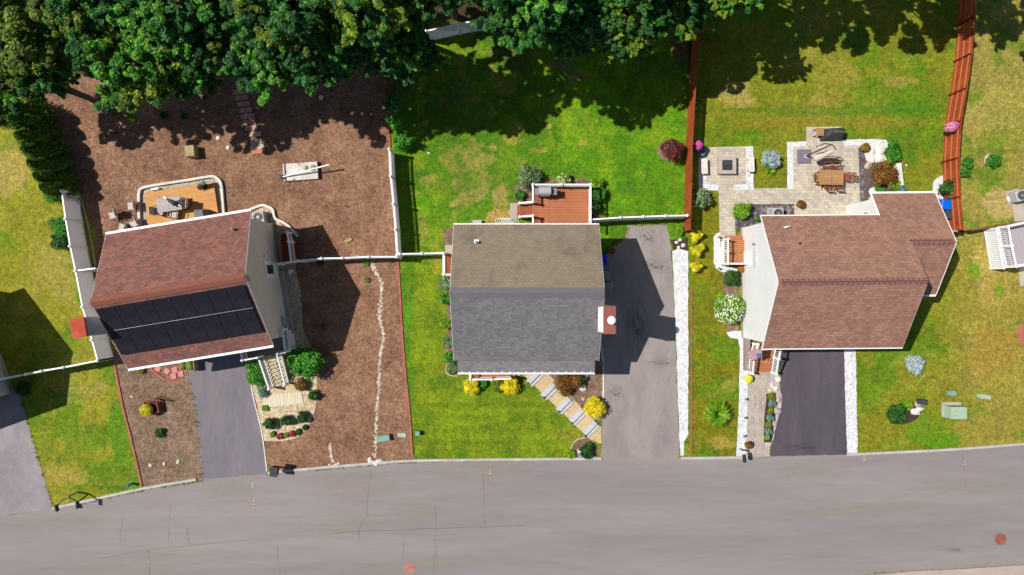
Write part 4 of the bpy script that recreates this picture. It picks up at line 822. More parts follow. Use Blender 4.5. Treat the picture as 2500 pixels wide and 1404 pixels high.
# right neighbour deck
nd = thing('side_deck', 'grey composite deck and stairs with white railings at the right edge', 'deck', (0, 0, 0)); z_ = 1.3
q = [LP(2436, 556, z_), LP(2510, 540, z_), LP(2530, 640, z_), LP(2455, 652, z_)]; MB().prism(q[::-1], z_-.05, z_).build('floor', plain('grey_composite', A(176, 166, 172), .7, var=.04), nd); MB().prism([(p[0]*.999+.02, p[1]) for p in q][::-1], 0, z_-.06).build('skirt', m_white, nd)
railing(nd, LP(2436, 556, z_), LP(2444, 602, z_), z_, 1.); railing(nd, LP(2444, 602, z_), LP(2455, 652, z_), z_, 1., (False, True)); railing(nd, LP(2436, 556, z_), LP(2500, 542, z_), z_, 1., (False, False)); railing(nd, LP(2455, 652, z_), LP(2530, 640, z_), z_, 1., (False, True))
a_, b_ = W(2416, 560, .6), W(2432, 655, .6); railing(nd, (a_.x, a_.y), (b_.x, b_.y), .0, 1.3, (True, True)); MB().bar(W(2426, 558, .0)+Vector((0, 0, .5)), W(2444, 652, .0)+Vector((0, 0, .5)), .5, .06).build('bench_shelf', m_lg, nd)
# ------------------------------------------------------------------ foliage
def FO(r, g, b, k=1.0): return A(r, g, b, k)
f_dark = foliage('leaf_deep_green', FO(28, 74, 32), FO(56, 118, 42), FO(112, 180, 62), .32, accent=FO(44, 96, 56))
f_teal = foliage('leaf_blue_green', FO(24, 68, 38), FO(46, 104, 50), FO(92, 160, 68), .32, accent=FO(84, 168, 56))
f_bright = foliage('leaf_bright_green', FO(44, 112, 30), FO(92, 176, 42), FO(168, 232, 84), .35, accent=FO(36, 92, 44))
f_yel = foliage('leaf_yellow_green', FO(70, 110, 24), FO(130, 168, 36), FO(206, 222, 76), .35, accent=FO(50, 100, 36))
f_yel2 = foliage('leaf_olive_gold', FO(64, 92, 24), FO(112, 136, 36), FO(170, 190, 64), .32, accent=FO(90, 120, 40))
f_brown = foliage('leaf_dry_brown', FO(96, 74, 40), FO(138, 104, 54), FO(176, 138, 76))
g_gold = foliage('leaf_gold', (.62, .50, .0, 1), (.86, .72, .01, 1), (.95, .86, .06, 1), .35, 2.5)
g_gold2 = foliage('leaf_gold_green', (.42, .38, 0, 1), (.72, .62, .01, 1), (.86, .78, .06, 1), .35, 2.5)
g_green = foliage('leaf_shrub_green', FO(34, 96, 16), FO(66, 150, 30), FO(120, 206, 66), .25, 2.5)
g_lime = foliage('leaf_lime', FO(80, 140, 10), FO(128, 184, 24), FO(180, 220, 60), .25, 2.5)
g_dkgreen = foliage('leaf_box_green', FO(22, 58, 16), FO(44, 98, 24), FO(82, 140, 44), .2, 2.5)
g_var = foliage('leaf_variegated', FO(60, 92, 50), FO(110, 146, 90), FO(190, 210, 160), .2, 3)
g_blue = foliage('leaf_blue_spruce', FO(140, 164, 168), FO(186, 206, 212), FO(232, 242, 246), .2, 3)
g_teal = foliage('leaf_sedum', FO(84, 128, 112), FO(122, 164, 146), FO(160, 196, 178), .2, 4)
g_red = foliage('leaf_red_barberry', FO(70, 26, 32), FO(120, 54, 54), FO(166, 92, 84), .2, 3)
g_rust = foliage('leaf_rusty_maple', FO(96, 62, 24), FO(142, 100, 34), FO(180, 140, 52), .2, 3, accent=FO(140, 62, 40))
g_redyel = foliage('leaf_red_yellow', FO(120, 40, 34), FO(164, 88, 46), FO(150, 150, 44), .2, 1.4, accent=FO(92, 112, 30))
g_orange = foliage('leaf_orange', FO(160, 96, 20), FO(206, 120, 30), FO(150, 130, 24), .2, 3)
g_olive = foliage('leaf_olive', FO(92, 110, 10), FO(130, 144, 14), FO(168, 178, 30), .2, 3)
g_white = plain('white_petal', A(246, 246, 236), .6, var=.03); g_pink = plain('pink_petal', A(226, 92, 176), .6, var=.15, s=20); g_redfl = plain('red_petal', A(176, 62, 60), .6, var=.2, s=20); g_pale = plain('pale_pink_petal', A(230, 170, 190), .6); g_yfl = plain('yellow_petal', A(245, 230, 60), .6)

TREE_SEED = [0]
def tree(label, px, py, zc, rad, mat, h=1.0, clumps=30, leaf=.17, seed=None, mat2=None, lpc=420, cat='tree', name='broadleaf_tree', world_xy=None, group='trees behind the back yards'):
    TREE_SEED[0] += 1; rng = np.random.default_rng(seed or TREE_SEED[0]*17)
    P = W(px, py, zc) if world_xy is None else Vector((world_xy[0], world_xy[1], zc)); LEAN = min(2.6, zc*.24); root = thing(name, label, cat, (P.x, P.y+LEAN, 0), 0, group)
    # trunk and limbs
    m = MB(); m.tube([(0, 0, 0), (.08, -LEAN*.25, zc*.4), (-.05, -LEAN*.7, zc*.8), (0, -LEAN, zc+rad*.3)], [.26, .2, .13, .05], 8)
    cs = []
    for i in range(clumps):
        g_ = i*2.39996; u = 1-(i+.5)/clumps*1.55; r_ = math.sqrt(max(0, 1-u*u)); rr = rng.uniform(.5, 1.12)
        c = np.array([math.cos(g_)*r_*rad*rr, math.sin(g_)*r_*rad*rr, u*rad*.85*h*rr]); cs.append(c)
        if i % 2 == 0 and r_ > .4: m.tube([(0, -LEAN*.5, zc*.6+rng.uniform(0, 1)), tuple(c*.55+np.array([0, -LEAN, zc*.95])), tuple(c*.9+np.array([0, -LEAN, zc]))], [.08, .05, .015], 5)
    m.build('trunk', m_bark, root)
    PP = []; NN = []; SS = []; P2 = []; N2 = []; S2 = []
    for i, c in enumerate(cs):
        rc_ = rad*rng.uniform(.14, .36); n = int(lpc*(rc_/(rad*.28))**2*rng.uniform(.6, 1.2)); od = c/(np.linalg.norm(c)+1e-6); second = mat2 is not None and rng.random() < .36
        # each clump is made of flattened sprays reaching outward so the outline stays ragged
        K = 7
        for k_ in range(K):
            o_ = rng.normal(size=3); o_ /= np.linalg.norm(o_); o_[2] *= .5; cc = c+o_*rc_*.75+od*rc_*rng.uniform(-.1, .7)
            a_, b_, h2 = rc_*rng.uniform(.3, .62), rc_*rng.uniform(.2, .45), rc_*rng.uniform(.12, .26)
            p, nn = clump_points(rng, (0, 0, 0), (a_, b_, h2), max(8, n//K), .7, .15); th = math.atan2(od[1], od[0])+rng.normal()*.5; R_ = np.array([[math.cos(th), math.sin(th), 0], [-math.sin(th), math.cos(th), 0], [0, 0, 1]])
            p = p@R_; nn = nn@R_; p[:, 2] -= .35*np.hypot(p[:, 0], p[:, 1])**1.3; p = p+cc+np.array([0, -LEAN, zc])
            if second: P2.append(p); N2.append(nn); S2.append(rng.uniform(.6, 1.25, len(p))*leaf)
            else: PP.append(p); NN.append(nn); SS.append(rng.uniform(.6, 1.25, len(p))*leaf)
    cr = leaf_mesh('crown', np.concatenate(PP), np.concatenate(NN), np.concatenate(SS), mat, root, rng); cr.data.materials
    if P2:
        leaf_mesh('crown', np.concatenate(P2), np.concatenate(N2), np.concatenate(S2), mat2, root, rng)
    return root

T = [ # label, px, py, zc, rad, mat, mat2, h
 ('olive broadleaf tree in the top left corner', 70, 90, 8, 2.5, f_yel2, f_dark),
 ('green tree cut by the left edge below the corner tree', 0, 205, 6, 1.6, f_bright, f_dark),
 ('low blue-green tree above the left fence line', 112, 165, 6, 1.4, f_teal, f_dark),
 ('dark green tree at the top edge second from the left corner', 190, 15, 9, 2.3, f_dark, f_yel2),
 ('tall green tree hanging furthest over the mulch yard, left of the paver steps', 330, 130, 7.5, 2.5, f_bright, f_yel),
 ('rounded deep green tree right of the tree that hangs over the mulch', 445, 158, 6.5, 1.7, f_dark, f_bright),
 ('blue-green tree at the top edge above the mulch yard middle', 450, 10, 9, 2.4, f_teal, f_bright),
 ('dark filling tree between the hanging tree and the paver steps tree', 515, 66, 8, 1.8, f_dark, f_yel2),
 ('bright green tree hanging over the top of the paver steps', 632, 120, 7.5, 2.1, f_teal, f_bright),
 ('dark blue-green tree right of the paver steps', 765, 122, 7.5, 2.1, f_teal, f_dark),
 ('deep green tree at the top edge over the mulch yard right half', 690, -5, 12, 2.3, f_dark, f_yel2),
 ('dark green tree over the mulch yard between two blue-green trees', 860, 90, 9, 1.8, f_dark, f_teal),
 ('dark green tree with yellow-green top sprays left of the white fence panels', 890, 0, 12, 2.1, f_dark, f_yel),
 ('blue-green tree at the upper right corner of the mulch yard', 965, 105, 9, 1.7, f_teal, f_bright),
 ('small blue-green tree at the left edge of the middle lawn', 1030, 135, 6, .95, f_teal, f_bright),
 ('dark tree left above the white fence panels', 1062, -72, 12.5, 1.7, f_dark, f_teal),
 ('dark tree right above the white fence panels', 1180, -95, 13, 1.8, f_dark, f_teal),
 ('blue-green fir-like tree right of the white fence panels', 1272, 28, 11.5, 1.6, f_teal, f_bright),
 ('dark green tree at the top edge of the middle lawn centre', 1345, -10, 10, 1.6, f_dark, f_teal),
 ('dark green tree hanging over the middle lawn top', 1425, 52, 7.5, 1.7, f_dark, f_dark),
 ('tree with yellow-green leaf tips over the right of the middle lawn', 1540, 38, 7.5, 2.0, f_yel, f_dark),
 ('dark tree at the top edge beside the orange fence end', 1640, 15, 7.5, 1.5, f_dark, f_yel),
 ('green tree spilling over the upper end of the middle orange fence', 1698, 8, 6.5, 1.1, f_bright, f_yel),
 ('yellow-green branch end at the top edge right of the orange fence', 1800, -28, 9, 1.2, f_yel, f_bright)]
for i, (lb, px, py, zc, rad, m1, m2) in enumerate(T):
    tree(lb, px, py, zc, rad, m1, 1.0, clumps=int(26+rad*16), leaf=.09+.009*rad, mat2=m2, lpc=int(260+rad*190))
# trees standing behind, beyond the top edge; their shade falls into the picture
off = [('dark tree beyond the top edge above the left yard', 250, -90, 8.5, 3.0), ('dark tree beyond the top edge above the mulch yard', 590, -110, 9, 3.2), ('dark tree beyond the top edge near the fence panels', 1010, -150, 9, 2.8), ('dark tree beyond the top edge above the middle lawn', 1300, -110, 9, 3.0), ('dark tree beyond the top edge above the middle lawn right', 1560, -130, 9.5, 3.0)]
for lb, px, py, zc, rad in off: tree(lb, px, py, zc, rad, f_dark, 1.0, clumps=30, leaf=.26, lpc=260)
for i, (x, y, zc, rad) in enumerate([(8.0, 19.5, 9.0, 2.6), (13.2, 19.6, 8.0, 2.5), (17.0, 20.2, 9.5, 2.7), (20.6, 20.6, 9.5, 2.6), (24.6, 20.8, 9.5, 2.4), (28.6, 20.6, 10, 3.4)]):
    tree(['tall tree beyond the top edge whose shade falls on the middle lawn', 'tree beyond the top edge at the orange fence', 'tall tree beyond the top edge shading the right yard left part', 'tall tree beyond the top edge shading the right yard middle', 'tall tree beyond the top edge shading the right yard right part', 'tall tree beyond the top edge shading the far right lawn'][i], 0, 0, zc, rad, f_dark, 1.1, clumps=30, leaf=.26, lpc=260, world_xy=(x, y))
# brown dry sprays by the corner of the mulch yard
tree('dry brown leaved sapling at the right corner of the mulch yard', 955, 165, 3.0, .85, f_brown, .8, clumps=10, leaf=.13, lpc=150)
tree('small dry brown sapling below the fir-like tree of the middle lawn', 1238, 88, 3.2, .55, f_brown, .8, clumps=7, leaf=.12, lpc=130)

def shrub(label, px, py, r, h, mat, cat='shrub', n=None, leaf=.055, lobes=7, seed=0, name='garden_shrub', group=None, flowers=None, ry=None, rz=0.0, rough=.25, base=0.0):
    rng = np.random.default_rng(seed or int(px*7+py)); P = W(px, py, base+h*.45); root = thing(name, label, cat, (P.x, P.y, base), rz, group); ry = ry or r
    n = n or int(min(5200, 1500*(r*ry)*2.6/(leaf/.055)**2+250)); PP = []; NN = []
    p, nn = clump_points(rng, (0, 0, h*.42), (r*.74, ry*.74, h*.5), int(n*.5), .5, .5); PP.append(p); NN.append(nn)
    for i in range(lobes):
        a = i*2*math.pi/lobes+rng.uniform(0, .8); q = rng.uniform(.42, .78); s_ = rng.uniform(.24, .5)
        p, nn = clump_points(rng, (math.cos(a)*r*q, math.sin(a)*ry*q, h*rng.uniform(.38, .62)), (r*s_, ry*s_*rng.uniform(.7, 1.2), h*.38), int(n*.5/lobes*1.6), .5, .4); PP.append(p); NN.append(nn)
    P_, N_ = np.concatenate(PP), np.concatenate(NN); P_ += rng.normal(size=P_.shape)*r*.07*rough/.25; P_[:, 2] = np.clip(P_[:, 2], .02, None)
    leaf_mesh('foliage', P_, N_, rng.uniform(.6, 1.3, len(P_))*leaf, mat, root, rng)
    if flowers:
        fm, fn, fs = flowers; p, nn = clump_points(rng, (0, 0, h*.45), (r*.97, ry*.97, h*.58), fn, .6, .92); leaf_mesh('flowers', p, nn, rng.uniform(.7, 1.2, fn)*fs, fm, root, rng, .9)
    s = MB(); [s.tube([(0, 0, 0), (math.cos(a)*r*.3, math.sin(a)*ry*.3, h*.5)], [.03, .012], 5) for a in (0, 2.1, 4.2)]; s.build('stem', m_stem, root)
    return root
def blades(label, px, py, r, h, mat, n=90, w=.035, cat='plant', name='fountain_grass', group=None, seed=0, base=0.0):
    rng = np.random.default_rng(seed or int(px+py*3)); P = W(px, py, base+h*.4); m = MB()
    for i in range(n):
        a = rng.uniform(0, 6.283); L = r*rng.uniform(.6, 1.05); hh = h*rng.uniform(.6, 1.0); d = np.array([math.cos(a), math.sin(a)]); q = np.array([-d[1], d[0]]); vs = []
        for j, t in enumerate((0, .35, .7, 1.0)):
            ww = w*(1-t*.85)*.5*(1 if j else .7); z = hh*math.sin(t*2.4)/1.0*.95+.02; c = d*L*t; vs += [(c[0]+q[0]*ww, c[1]+q[1]*ww, z), (c[0]-q[0]*ww, c[1]-q[1]*ww, z)]
        m.add(vs, [(0, 1, 3, 2), (2, 3, 5, 4), (4, 5, 7, 6)])
    o = m.build(name, mat); o.location = (P.x, P.y, base); return tag(o, label, cat, group)

# hedge of conifers on the left
f_hedge_a = foliage('arborvitae_green', FO(36, 84, 24), FO(72, 128, 30), FO(128, 176, 44), .3, 2.2); f_hedge_b = foliage('arborvitae_lime', FO(44, 92, 20), FO(90, 138, 30), FO(146, 184, 44), .3, 2.2)
for i, (px, py, r, h, lb) in enumerate([(48, 262, .95, 3.6, 'topmost arborvitae of the hedge left of the mulch yard'), (62, 300, .95, 3.6, 'second arborvitae from the top of the left hedge'), (78, 338, .95, 3.5, 'third arborvitae from the top of the left hedge'), (92, 372, .92, 3.4, 'fourth arborvitae from the top of the left hedge'), (105, 404, .9, 3.3, 'fifth arborvitae of the left hedge, beside the edging bend'), (118, 434, .85, 3.2, 'sixth arborvitae of the left hedge'), (130, 460, .8, 3.0, 'lowest arborvitae of the left hedge, above the white fence')]):
    rng = np.random.default_rng(50+i); P = W(px, py, h*.6); root = thing('arborvitae', lb, 'conifer', (P.x, P.y, 0), 0, 'left hedge conifers'); n = 4200
    t = rng.random(n)**.8; a = rng.uniform(0, 6.283, n); rr = r*(1-t)**.55*(1+.16*np.sin(a*3+t*9+i)+.14*np.sin(a*7+t*17+i*2))*rng.uniform(.6, 1.15, n)
    P_ = np.stack([rr*np.cos(a), rr*np.sin(a), .1+t*h], 1); N_ = np.stack([np.cos(a), np.sin(a), np.full(n, .7)], 1)+rng.normal(size=(n, 3))*.4; N_ /= np.linalg.norm(N_, axis=1)[:, None]
    leaf_mesh('foliage', P_, N_, rng.uniform(.06, .12, n), f_hedge_a if i % 2 else f_hedge_b, root, rng); MB().tube([(0, 0, 0), (0, 0, h*.9)], [.07, .02], 6).build('trunk', m_bark, root)
f_hedge2 = g_green
SH = [ # label,px,py,r,h,mat, kw
 ('bushy green shrub left of the top post of the white fence', 138, 476, .62, 1.2, g_green, {}),
 ('green shrub pressed against the outside of the white fence, upper', 152, 555, .75, 1.1, g_green, dict(ry=.9)),
 ('green shrub pressed against the outside of the white fence, lower', 148, 590, .6, 1.0, g_dkgreen, {}),
 ('yellow-green tree edge shrub at the top of the left lawn', 15, 290, .9, 2.2, f_yel2, dict(leaf=.09)),
 ('small lime plant in the mulch, leftmost of three', 322, 290, .26, .35, g_lime, dict(group='three small plants in the upper mulch')),
 ('small green plant in the mulch, middle of three', 401, 282, .28, .35, g_dkgreen, dict(group='three small plants in the upper mulch')),
 ('small green plant in the mulch, rightmost of three', 448, 283, .24, .35, g_dkgreen, dict(group='three small plants in the upper mulch')),
 ('large bright green hydrangea-like bush right of the cream stairs', 748, 882, 1.12, 1.5, g_green, dict(leaf=.09, n=3600)),
 ('elongated green juniper between the left driveway and the cream stairs', 626, 915, .72, .9, g_green, dict(ry=1.05, rz=.45, leaf=.06)),
 ('small blue-green bush at the foot of the stairs', 640, 958, .32, .5, g_teal, {}),
 ('brownish green bush below the hydrangea-like bush', 735, 940, .48, .7, g_rust, {}),
 ('round dark green shrub right of the cream pad', 765, 966, .38, .65, g_dkgreen, {}),
 ('round clipped shrub on the pebble bed, left of three', 658, 1033, .42, .75, g_dkgreen, dict(group='three clipped shrubs on the pebble bed')),
 ('round clipped shrub on the pebble bed, middle of three', 700, 1026, .40, .75, g_dkgreen, dict(group='three clipped shrubs on the pebble bed')),
 ('round clipped shrub on the pebble bed, right of three', 739, 1019, .40, .75, g_dkgreen, dict(group='three clipped shrubs on the pebble bed')),
 ('lime tuft at the left end of the cream pad', 648, 997, .24, .22, g_lime, {}),
 ('tiny dark plant at the left of the red flower row', 666, 1060, .2, .25, g_olive, {}),
 ('red flowers, left of the pair on the pebble bed', 684, 1065, .2, .3, g_redfl, dict(cat='flowers', name='flower_clump', rough=.6)),
 ('tiny olive plant between the two red flower clumps', 699, 1062, .18, .25, g_olive, {}),
 ('red flowers, right of the pair on the pebble bed', 714, 1059, .2, .3, g_redfl, dict(cat='flowers', name='flower_clump', rough=.6)),
 ('tiny dark plant right of the red flower clumps', 729, 1054, .22, .25, g_dkgreen, {}),
 ('tiny green plant at the right rim of the pebble bed', 744, 1044, .2, .28, g_dkgreen, {}),
 ('small green shrub alone in the lower front mulch', 389, 1057, .34, .4, g_dkgreen, {}),
 ('small drying plant in the mulch near the house corner', 344, 904, .26, .3, g_olive, {}),
 ('green plant at the head of the stone creek', 894, 641, .24, .3, g_lime, {}),
 ('tiny olive plant left of the stone creek', 897, 684, .18, .2, g_olive, {}),
 ('small shaded shrub with pale blossoms below the fence', 781, 640, .26, .3, g_dkgreen, {}),
 ('tall green shrub on the narrow grass strip, upper', 968, 300, .60, 3.2, g_green, dict(leaf=.08)),
 ('tall dark shrub at the top of the narrow grass strip', 966, 262, .62, 3.8, f_dark, dict(leaf=.09)),
 ('green shrub on the narrow grass strip, lower', 984, 347, .68, 1.5, g_green, dict(leaf=.07)),
 ('brown dry shrub on the narrow grass strip', 956, 225, .5, 2.4, f_brown, {}),
 ('rounded grey-green bush left of the rear deck', 1292, 432, .78, 1.2, g_var, dict(mat2=1)),
 ('light green flowering bush above the rear deck railing', 1376, 440, .52, .8, g_lime, dict(flowers=(g_white, 60, .04))),
 ('small green bush beside the rear deck steps', 1268, 476, .4, .6, g_green, {}),
 ('green bush at the upper right corner of the rear deck', 1452, 452, .55, .8, g_lime, {}),
 ('dark green bush right of the rear deck in its shade', 1462, 478, .55, .9, g_green, {}),
 ('lower green bush right of the rear deck', 1452, 505, .45, .8, g_dkgreen, {}),
 ('dark red leaved tree in the mulch ring on the middle lawn', 1640, 365, .85, 1.8, g_red, dict(cat='small tree', name='red_leaf_tree', leaf=.07)),
 ('pale green bush left of the middle house below the side porch', 1090, 692, .5, .8, g_var, {}),
 ('green bush left of the middle house under the ridge', 1088, 730, .42, .7, g_green, {}),
 ('green leafy bush left of the middle house below the ridge', 1088, 790, .42, .7, g_lime, {}),
 ('pale variegated bush left of the middle house', 1097, 834, .46, .7, g_var, {}),
 ('green bush at the lower left corner of the middle house', 1100, 872, .45, .8, g_green, {}),
 ('low variegated plant at the lower left corner of the middle house', 1104, 900, .4, .45, g_var, {}),
 ('golden round bush left of the middle front porch', 1150, 944, .60, .85, g_gold, dict(leaf=.05)),
 ('golden round bush at the right end of the middle front porch', 1246, 941, .64, .85, g_gold, dict(leaf=.05)),
 ('olive low bush between the two golden porch bushes', 1215, 943, .42, .5, g_olive, {}),
 ('green shrublet under the middle porch railing', 1180, 936, .35, .45, g_green, {}),
 ('big golden round bush beside the driveway at the walkway', 1451, 994, .80, 1.05, g_gold, dict(leaf=.055)),
 ('red and olive barberry bush right of the walkway head', 1384, 930, .95, 1.0, g_redyel, dict(leaf=.06)),
 ('lime green low plant below the red barberry bush', 1380, 958, .36, .4, g_lime, {}),
 ('dark green shrub right of the red barberry bush', 1415, 925, .35, .7, g_dkgreen, {}),
 ('leafy green plant at the bottom of the middle walkway', 1434, 1100, .55, .6, g_dkgreen, {}),
 ('yellow-green plant left of the lamp stone at the walkway foot', 1394, 1108, .3, .35, g_lime, {}),
 ('lime shrub on the grass beyond the middle driveway', 1656, 562, .4, .5, g_lime, {}),
 ('golden round bush beside the fence end, topmost of three', 1701, 574, .46, .9, g_gold2, dict(rough=.08, lobes=3, group='three golden bushes left of the right house')),
 ('golden round bush, middle of three in a column', 1701, 613, .48, .9, g_gold2, dict(rough=.08, lobes=3, group='three golden bushes left of the right house')),
 ('golden round bush, lowest of three in a column', 1699, 651, .46, .9, g_gold2, dict(rough=.08, lobes=3, group='three golden bushes left of the right house')),
 ('variegated rhododendron beside the orange fence', 1711, 484, .66, 1.2, g_var, dict(leaf=.09)),
 ('round blue spruce on the lawn between the patios', 1885, 388, .62, .95, g_blue, dict(cat='spruce', name='blue_spruce', leaf=.05)),
 ('spiky green bush beside the dark gravel bed', 1811, 516, .60, .9, g_lime, dict(rough=.5, leaf=.075)),
 ('small green bush at the rear corner of the right house', 1852, 533, .22, .5, g_green, {}),
 ('green bush below the side porch of the right house', 1785, 680, .58, .95, g_dkgreen, {}),
 ('white flowering hydrangea by the white wall', 1780, 755, 1.05, 1.5, g_lime, dict(leaf=.07, flowers=(g_white, 330, .055))),
 ('orange and green shrub at the side porch corner', 1810, 653, .32, .9, g_orange, {}),
 ('rust-coloured maple shrub behind the right patio', 2156, 424, .88, 1.2, g_rust, dict(leaf=.06)),
 ('bright lime shrub right of the rust-coloured maple', 2182, 452, .44, .6, g_lime, {}),
 ('small green shrub near the rear wing gutter', 2146, 464, .34, .4, g_green, {}),
 ('green sprawling plant below the white bench stones', 2180, 372, .62, .5, g_green, dict(ry=.8)),
 ('yellow-green plant above the maple shrub', 2170, 396, .32, .35, g_lime, {}),
 ('blue-green juniper right of the lime shrub', 2200, 462, .38, .5, g_teal, {}),
 ('round dark green rhododendron at the fence by the rear wing', 2315, 459, .66, 1.3, g_dkgreen, dict(leaf=.09)),
 ('leafy green vine beyond the right orange fence, upper', 2362, 398, .40, .6, g_green, {}),
 ('leafy green vine beyond the right orange fence, lower', 2356, 422, .34, .6, g_green, {}),
 ('green plant in the ring bed on the far right lawn', 2424, 391, .52, .6, g_green, {}),
 ('round pale blue spruce on the lower right lawn', 2232, 889, .66, .85, g_blue, dict(cat='spruce', name='blue_spruce', leaf=.05)),
 ('low dark green ground cover in the right lawn bed', 2192, 1010, .72, .35, g_dkgreen, {}),
 ('lime green low plant in the right lawn bed', 2216, 988, .40, .35, g_lime, {}),
 ('dark shaded bush at the left edge below the white fence', 58, 950, .55, .7, g_dkgreen, {}),
 ('lime weeds at the kerb by the left mailbox', 664, 1150, .26, .12, g_lime, dict(cat='weeds', name='weed_tuft')),
]
for q in SH:
    kw = dict(q[6]); kw.pop('mat2', None); shrub(q[0], q[1], q[2], q[3], q[4], q[5], **kw)
# planting strip of the right house
for i, (px, py, r, mt, lb) in enumerate([(1883, 968, .26, g_olive, 'topmost olive clump in the strip by the right driveway'), (1884, 986, .30, g_teal, 'upper blue-green sedum in the strip by the right driveway'), (1881, 1002, .18, g_olive, 'small olive clump below the upper sedum'), (1880, 1019, .29, g_teal, 'middle blue-green sedum in the strip by the right driveway'), (1876, 1036, .22, g_olive, 'olive clump between the middle and lower sedum'), (1876, 1053, .29, g_teal, 'lower blue-green sedum in the strip by the right driveway'), (1872, 1068, .18, g_lime, 'lowest small lime clump in the strip')]):
    shrub(lb, px, py, r, .4, mt, group='clumps in the strip beside the right walkway', leaf=.05, n=900)
blades('spiky lime fountain grass alone on the right front lawn', 1752, 1010, 1.0, .9, g_lime, 420, .07)
blades('strappy green plant below the blue spruce', 1881, 416, .45, .4, g_lime, 90, .05)
# bare shrub in the shade
rb = random.Random(3); m = MB()
for i in range(16):
    a = rb.uniform(0, 6.28); r_ = rb.uniform(.4, .9); m.tube([(0, 0, 0), (math.cos(a)*r_*.5, math.sin(a)*r_*.5, .5), (math.cos(a+.3)*r_, math.sin(a+.3)*r_, .8+rb.uniform(-.1, .2))], [.018, .012, .005], 5)
o = m.build('bare_shrub', m_stem); o.location = W(792, 796); tag(o, 'bare twiggy shrub in the shade right of the left house', 'shrub')
# small potted plants
def pot(label, px, py, r, h, pm, leafm, pr=.3, ph=.5, cat='potted plant', flowers=None, base=0.0, name='potted_plant'):
    P = W(px, py, base+h*.5); root = thing(name, label, cat, (P.x, P.y, base)); m = MB(); m.lathe([(pr*.7, 0), (pr, ph*.9), (pr*1.08, ph), (pr*.9, ph), (pr*.85, ph-.06)], 16); m.build('pot', pm, root, True)
    MB().lathe([(pr*.86, ph-.07), (.01, ph-.05)], 14).build('soil', m_soil, root)
    rng = np.random.default_rng(int(px)); p, nn = clump_points(rng, (0, 0, ph+(h-ph)*.4), (r, r, (h-ph)*.6+.05), 700, .5, .4); p[:, 2] = np.clip(p[:, 2], ph*.8, None); leaf_mesh('foliage', p, nn, rng.uniform(.6, 1.3, 700)*.05, leafm, root, rng)
    if flowers: fm, fn = flowers; p, nn = clump_points(rng, (0, 0, ph+(h-ph)*.45), (r, r, (h-ph)*.62+.05), fn, .6, .9); leaf_mesh('flowers', p, nn, rng.uniform(.7, 1.2, fn)*.06, fm, root, rng, .9)
    return root
m_clay = plain('terracotta_clay', A(190, 120, 84), .8); m_gpot = plain('grey_pot_glaze', A(110, 118, 130), .6); m_bpot = plain('blue_pot_glaze', (.1, .12, .4, 1), .4)
pot('round clay pot of olive leaves at the patio corner near the white stones', 2110, 361, .30, .6, m_clay, g_olive, .26, .4, flowers=(g_redfl, 30))
pot('pot of olive leaves on the patio near the rear wall of the right house', 1953, 499, .27, .55, m_clay, g_rust, .24, .38)
pot('pot with red and white flowers by the white rear wall', 2093, 510, .34, .8, m_bpot, g_redfl, .26, .45, flowers=(g_white, 90))
pot('bucket of bright pink flowers at the middle orange fence', 1700, 358, .30, 1.3, m_gpot, g_pink, .2, .8, flowers=(g_pink, 260))
pot('hanging basket of pale pink flowers on the right orange fence', 2320, 311, .34, 1.2, m_clay, g_pale, .22, .2, base=.8, flowers=(g_pink, 60))
pot('yellow flowers in a pot at the top of the right walkway', 1826, 924, .26, .55, m_lg, g_yfl, .22, .35, flowers=(g_yfl, 120))
pot('olive plant in a pale pot beside the right mailbox', 1826, 1086, .26, .5, m_stone2, g_rust, .25, .35)
pot('copper pot with dried plant on the middle driveway', 1494, 613, .16, .5, m_clay, g_orange, .24, .4)
def boulders(label, px, py, r, n, mat, seed=1, group=None, name='boulder', spread=1.0):
    """n separate stones round a place, one object each"""
    rr = random.Random(seed)
    for i in range(n):
        P = W(px+rr.uniform(-1, 1)*spread*20*(n > 1), py+rr.uniform(-1, 1)*spread*14*(n > 1)); yield rock(label, P, r*rr.uniform(.7, 1.2), mat, seed*31+i, group, name)
ICO = None
def rock(label, P, r, mat, seed, group=None, name='boulder', squash=.6):
    import bmesh
    bm = bmesh.new(); bmesh.ops.create_icosphere(bm, subdivisions=2, radius=1); rr = random.Random(seed); ax = [Vector((rr.uniform(-1, 1), rr.uniform(-1, 1), rr.uniform(-.5, 1))).normalized() for _ in range(7)]; dd = [rr.uniform(.55, .9) for _ in ax]
    for v in bm.verts:
        for a, d in zip(ax, dd):
            e = v.co.dot(a)
            if e > d: v.co -= a*(e-d)
        v.co *= 1+rr.uniform(-.04, .04); v.co.z = v.co.z*squash
    me = bpy.data.meshes.new(name); bm.to_mesh(me); bm.free(); me.materials.append(mat); o = bpy.data.objects.new(name, me); COL.objects.link(o)
    o.scale = (r, r*rr.uniform(.7, 1.1), r); o.rotation_euler = (0, 0, rr.uniform(0, 6)); o.location = (P[0], P[1], r*squash*.55); return tag(o, label, 'rock', group)
